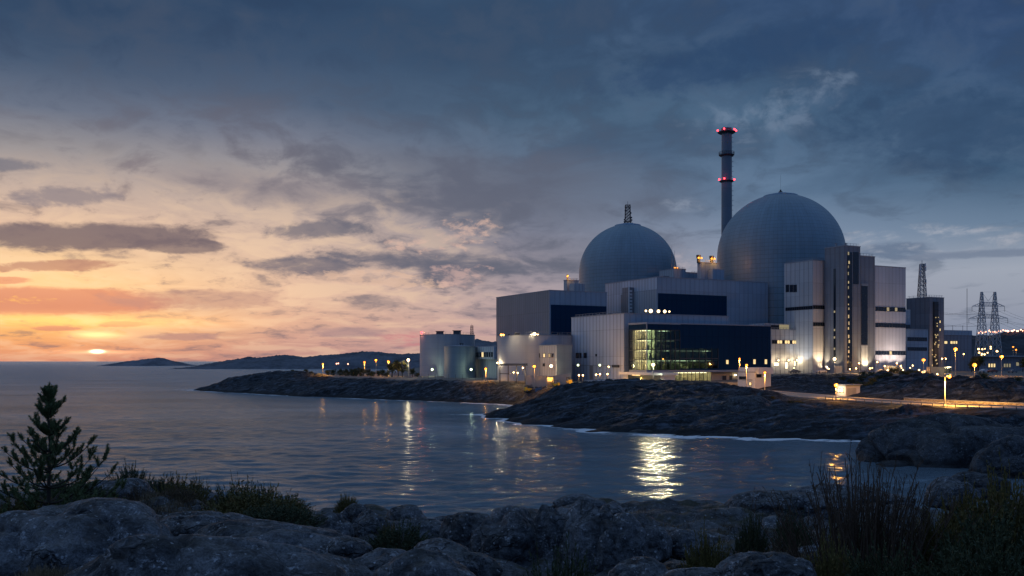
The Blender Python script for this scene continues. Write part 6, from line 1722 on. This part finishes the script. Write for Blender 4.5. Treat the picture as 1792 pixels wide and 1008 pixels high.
grass('dry_grass', 'dry straw coloured grass between the rocks', M_DRY, [(-40, 130, 13, 15.2, 900, .30), (230, 420, 22, 28, 900, .26), (1300, 1420, 16, 20, 500, .28), (1040, 1240, 24, 34, 500, .16), (560, 860, 17, 24, 350, .18), (1380, 1640, 15, 22, 700, .4)])
grass('heath', 'low dark heath plants in the hollows between the rocks', M_HEA, [(150, 560, 24, 37, 1500, .22), (600, 900, 20, 34, 600, .16), (900, 1400, 22, 44, 1300, .16), (1250, 1800, 13.5, 36, 1800, .24), (0, 260, 18, 34, 900, .22)], cat='heath')
def pine():
    random.seed(8); D = 23.; p0 = near_on(86, D); p0.z -= .05; t = thing('pine_tree', 'young pine tree with upturned shoots standing dark against the sea', 'tree', p0)
    Ht = zk(D, 683)-p0.z; T = MB(); N = Tri()
    tr = [Vector((.02*math.sin(k*1.3), .02*math.cos(k*1.7), Ht*k/10)) for k in range(11)]; T.tube([v-Vector((0,0,.2)) if i == 0 else v for i, v in enumerate(tr)], [.065*(1-i/10.6)+.006 for i in range(11)], 8)
    def brush(a, b, dens=1.15, nl=.080):
        d = (b-a).normalized(); L = (b-a).length
        for q in range(int(95*L/.3*dens)):
            u = random.random(); e = (d*.75+Vector((random.gauss(0,.55), random.gauss(0,.55), random.gauss(0,.55)))).normalized()
            N.blade(a.lerp(b, u), e, nl*random.uniform(.7, 1.2), .012)
        for q in range(8): N.blade(b, (d+Vector((random.gauss(0,.35), random.gauss(0,.35), random.gauss(0,.35)))).normalized(), nl, .011)
    def shoot(p, d, ln):
        b = p+d*ln; T.tube([p, b], [.008, .005], 4, False); brush(p, b)
    prof = [(.03, 1.5), (.10, 1.66), (.17, 1.62), (.26, 1.5), (.36, 1.2), (.48, .92), (.60, .66), (.72, .44), (.84, .27), (.94, .13)]
    for hf_, rad in prof:
        nb = 7 if hf_ < .7 else 5; ph = random.uniform(0, 6.28)
        for k in range(nb):
            a = ph+2*math.pi*k/nb+random.gauss(0, .2); r = rad*random.uniform(.82, 1.18); st = Vector((0, 0, Ht*hf_*random.uniform(.96, 1.03)))
            pts = []
            for q in range(6):
                u = q/5; pts.append(st+Vector((math.cos(a)*r*u, math.sin(a)*r*u, r*(.04*u+.50*u*u*(.6+hf_)))))
            T.tube(pts, [.024*(1-.8*q/5)*(1.1-hf_*.5)+.004 for q in range(6)], 6, False)
            for q in range(1, 6):
                n_s = 3
                for z in range(n_s):
                    p = pts[q-1].lerp(pts[q], random.uniform(.3, 1)) if q < 5 else pts[5]
                    if q <= 2 and r > .7: continue
                    sd = random.choice((-1, 1)); d = (Vector((math.cos(a), math.sin(a), 0))*random.uniform(.2, .8)+Vector((-math.sin(a), math.cos(a), 0))*sd*random.uniform(.1, .9)+Vector((0, 0, random.uniform(.8, 1.6)))).normalized()
                    ln = random.uniform(.13, .30)*(1 if q < 5 else 1.15)*(1.05-.5*hf_); shoot(p, d, ln)
                    if r > .7 and random.random() < .6: shoot(p+d*ln*.6, (d+Vector((random.gauss(0,.5), random.gauss(0,.5), .4))).normalized(), ln*.7)
    shoot(tr[10], Vector((0,0,1)), .16)
    for k in range(5):
        a = 2*math.pi*k/5; shoot(tr[10]-Vector((0,0,.06)), Vector((math.cos(a)*.5, math.sin(a)*.5, 1)).normalized(), .15); shoot(tr[9], Vector((math.cos(a+.6)*.6, math.sin(a+.6)*.6, 1)).normalized(), .2)
    T.build('trunk', M_BARK, t, True); N.obj('crown', M_PIN, t)
pine()
# far trees and scrub on the other shore
def leafy(name, label, seed, h=6.5, w=5.0, mat=None, trunk=True, n=1100, leaf=.42, cat='tree'):
    random.seed(seed); t = thing(name, label, cat); T = MB(); L = Tri()
    if trunk:
        T.tube([(0,0,-.4),(.1,0,h*.3),(.05,.1,h*.6)], [.22,.15,.07], 7)
        for k in range(7):
            a = random.uniform(0, 6.28); T.tube([(0.08,0,h*(.25+.05*k)),(math.cos(a)*w*.22, math.sin(a)*w*.22, h*(.45+.06*k)),(math.cos(a)*w*.38, math.sin(a)*w*.38, h*(.55+.055*k))], [.09,.06,.03], 5, False)
        T.build('trunk', M_BARK, t, True)
    cl = []
    for k in range(16):
        a = random.uniform(0, 6.28); r = w*.38*math.sqrt(random.random()); z = h*random.uniform(.38 if trunk else .1, .88); cl.append((Vector((math.cos(a)*r*(1.15-z/h*.5), math.sin(a)*r*(1.15-z/h*.5), z)), random.uniform(.10, .19)*w))
    for k in range(n):
        c, rr_ = random.choice(cl); d = Vector((random.gauss(0,1), random.gauss(0,1), random.gauss(0,.8))).normalized()
        p = c+d*rr_*random.uniform(.5, 1.1); L.blade(p, Vector((random.gauss(0,1), random.gauss(0,1), random.gauss(0,1))).normalized(), leaf*random.uniform(.6, 1.2), leaf*.6)
    L.obj('crown', mat or M_TREE, t); return t
ta = leafy('broadleaf_tree', 'x', 1, 6.6, 5.6); tb = leafy('broadleaf_tree', 'x', 2, 7.4, 5.8)
sc = leafy('scrub_bush', 'x', 3, 2.6, 4.2, M_JUN, False, 700, .35, 'bush'); sc2 = leafy('scrub_bush', 'x', 4, 3.0, 4.6, M_GOR, False, 700, .35, 'bush')
def place(o, first, px, Y, s, label, group, rz=None):
    o = o if first else copy_tree(o); o.location = on(px, Y)-Vector((0,0,.15)); o.scale = s if hasattr(s, '__len__') else (s,)*3; o.rotation_euler = (0,0,random.uniform(0,6.28)); o['label'] = label; o['group'] = group
random.seed(21)
place(ta, True, 686, 386, .98, 'yellow lit tree under the lamp on the wooded point', 'trees on the wooded point')
place(tb, True, 704, 388, .95, 'yellow lit tree nearer the brightest lamp', 'trees on the wooded point')
place(ta, False, 669, 384, .55, 'small glowing tree at the foot of the taller amber lamp', 'trees on the wooded point')
place(tb, False, 697, 410, 1.05, 'dark tree top rising between the two yellow lit trees', 'trees on the wooded point')
place(ta, False, 722, 395, .62, 'small tree between the brightest lamp and the large pale tank', 'trees on the wooded point')
k = 0
WP = [(575, 425, 1.0), (585, 430, 1.15), (596, 428, 1.2), (606, 420, 1.25), (616, 424, 1.3), (622, 410, 1.35), (630, 415, 1.45), (645, 420, 1.2), (652, 405, .9), (664, 420, 1.0), (676, 400, .8), (730, 400, .7)]
for i, (px, Y, s) in enumerate(WP): place(sc, i == 0, px, Y, s, 'dark scrub bush in the row behind the lamps of the wooded point', 'scrub bushes on the wooded point')
RB = [(1496, 262, .9), (1503, 266, 1.1), (1512, 262, .9), (1520, 258, .8), (1492, 280, 1.0), (1508, 285, .9), (1528, 270, .9), (1540, 282, 1.0), (1552, 292, 1.1), (1565, 300, 1.1), (1580, 296, 1.0), (1592, 306, 1.0), (1604, 300, .9), (1524, 300, 1.0), (1475, 300, .7), (1585, 276, .8), (1600, 262, .9), (1628, 250, .7), (1690, 236, .7), (1718, 240, .9), (1728, 236, .7), (1660, 238, .6), (1780, 240, .8), (1512, 318, .8), (1543, 318, .7)]
for i, (px, Y, s) in enumerate(RB): place(sc2 if i % 3 == 0 else sc, i == 0, px, Y, (s, s, s*.7), ('olive scrub bush on the rough bank between the road and the tall blocks' if i % 3 == 0 else 'dark scrub bush on the rough bank between the road and the tall blocks'), 'scrub bushes on the bank')
for i, (px, Y, s) in enumerate(((1704, 400, .9), (1712, 405, 1.0), (1700, 380, .7), (1790, 400, .9))): place(tb, False, px, Y, s, ('bushy tree against the switchgear building gable', 'tree between the switchgear building and the pylon', 'short tree at the switchgear building corner', 'tree at the far end of the depot shed')[i], 'trees by the switchgear building')
# scrub on the headland crest
for i, (px, Y, s) in enumerate(((1372, 212, .45), (1384, 214, .5), (1396, 213, .5), (1404, 212, .4), (1352, 214, .4), (1330, 216, .35), (535, 420, .8), (545, 418, .7), (512, 424, .6))): place(sc if i % 2 else sc2, False, px, Y, (s, s, s*.6), ('low heath bush on the headland crest by the road' if i < 6 else 'low heath bush on the bare end of the wooded point'), 'heath bushes on the headlands')
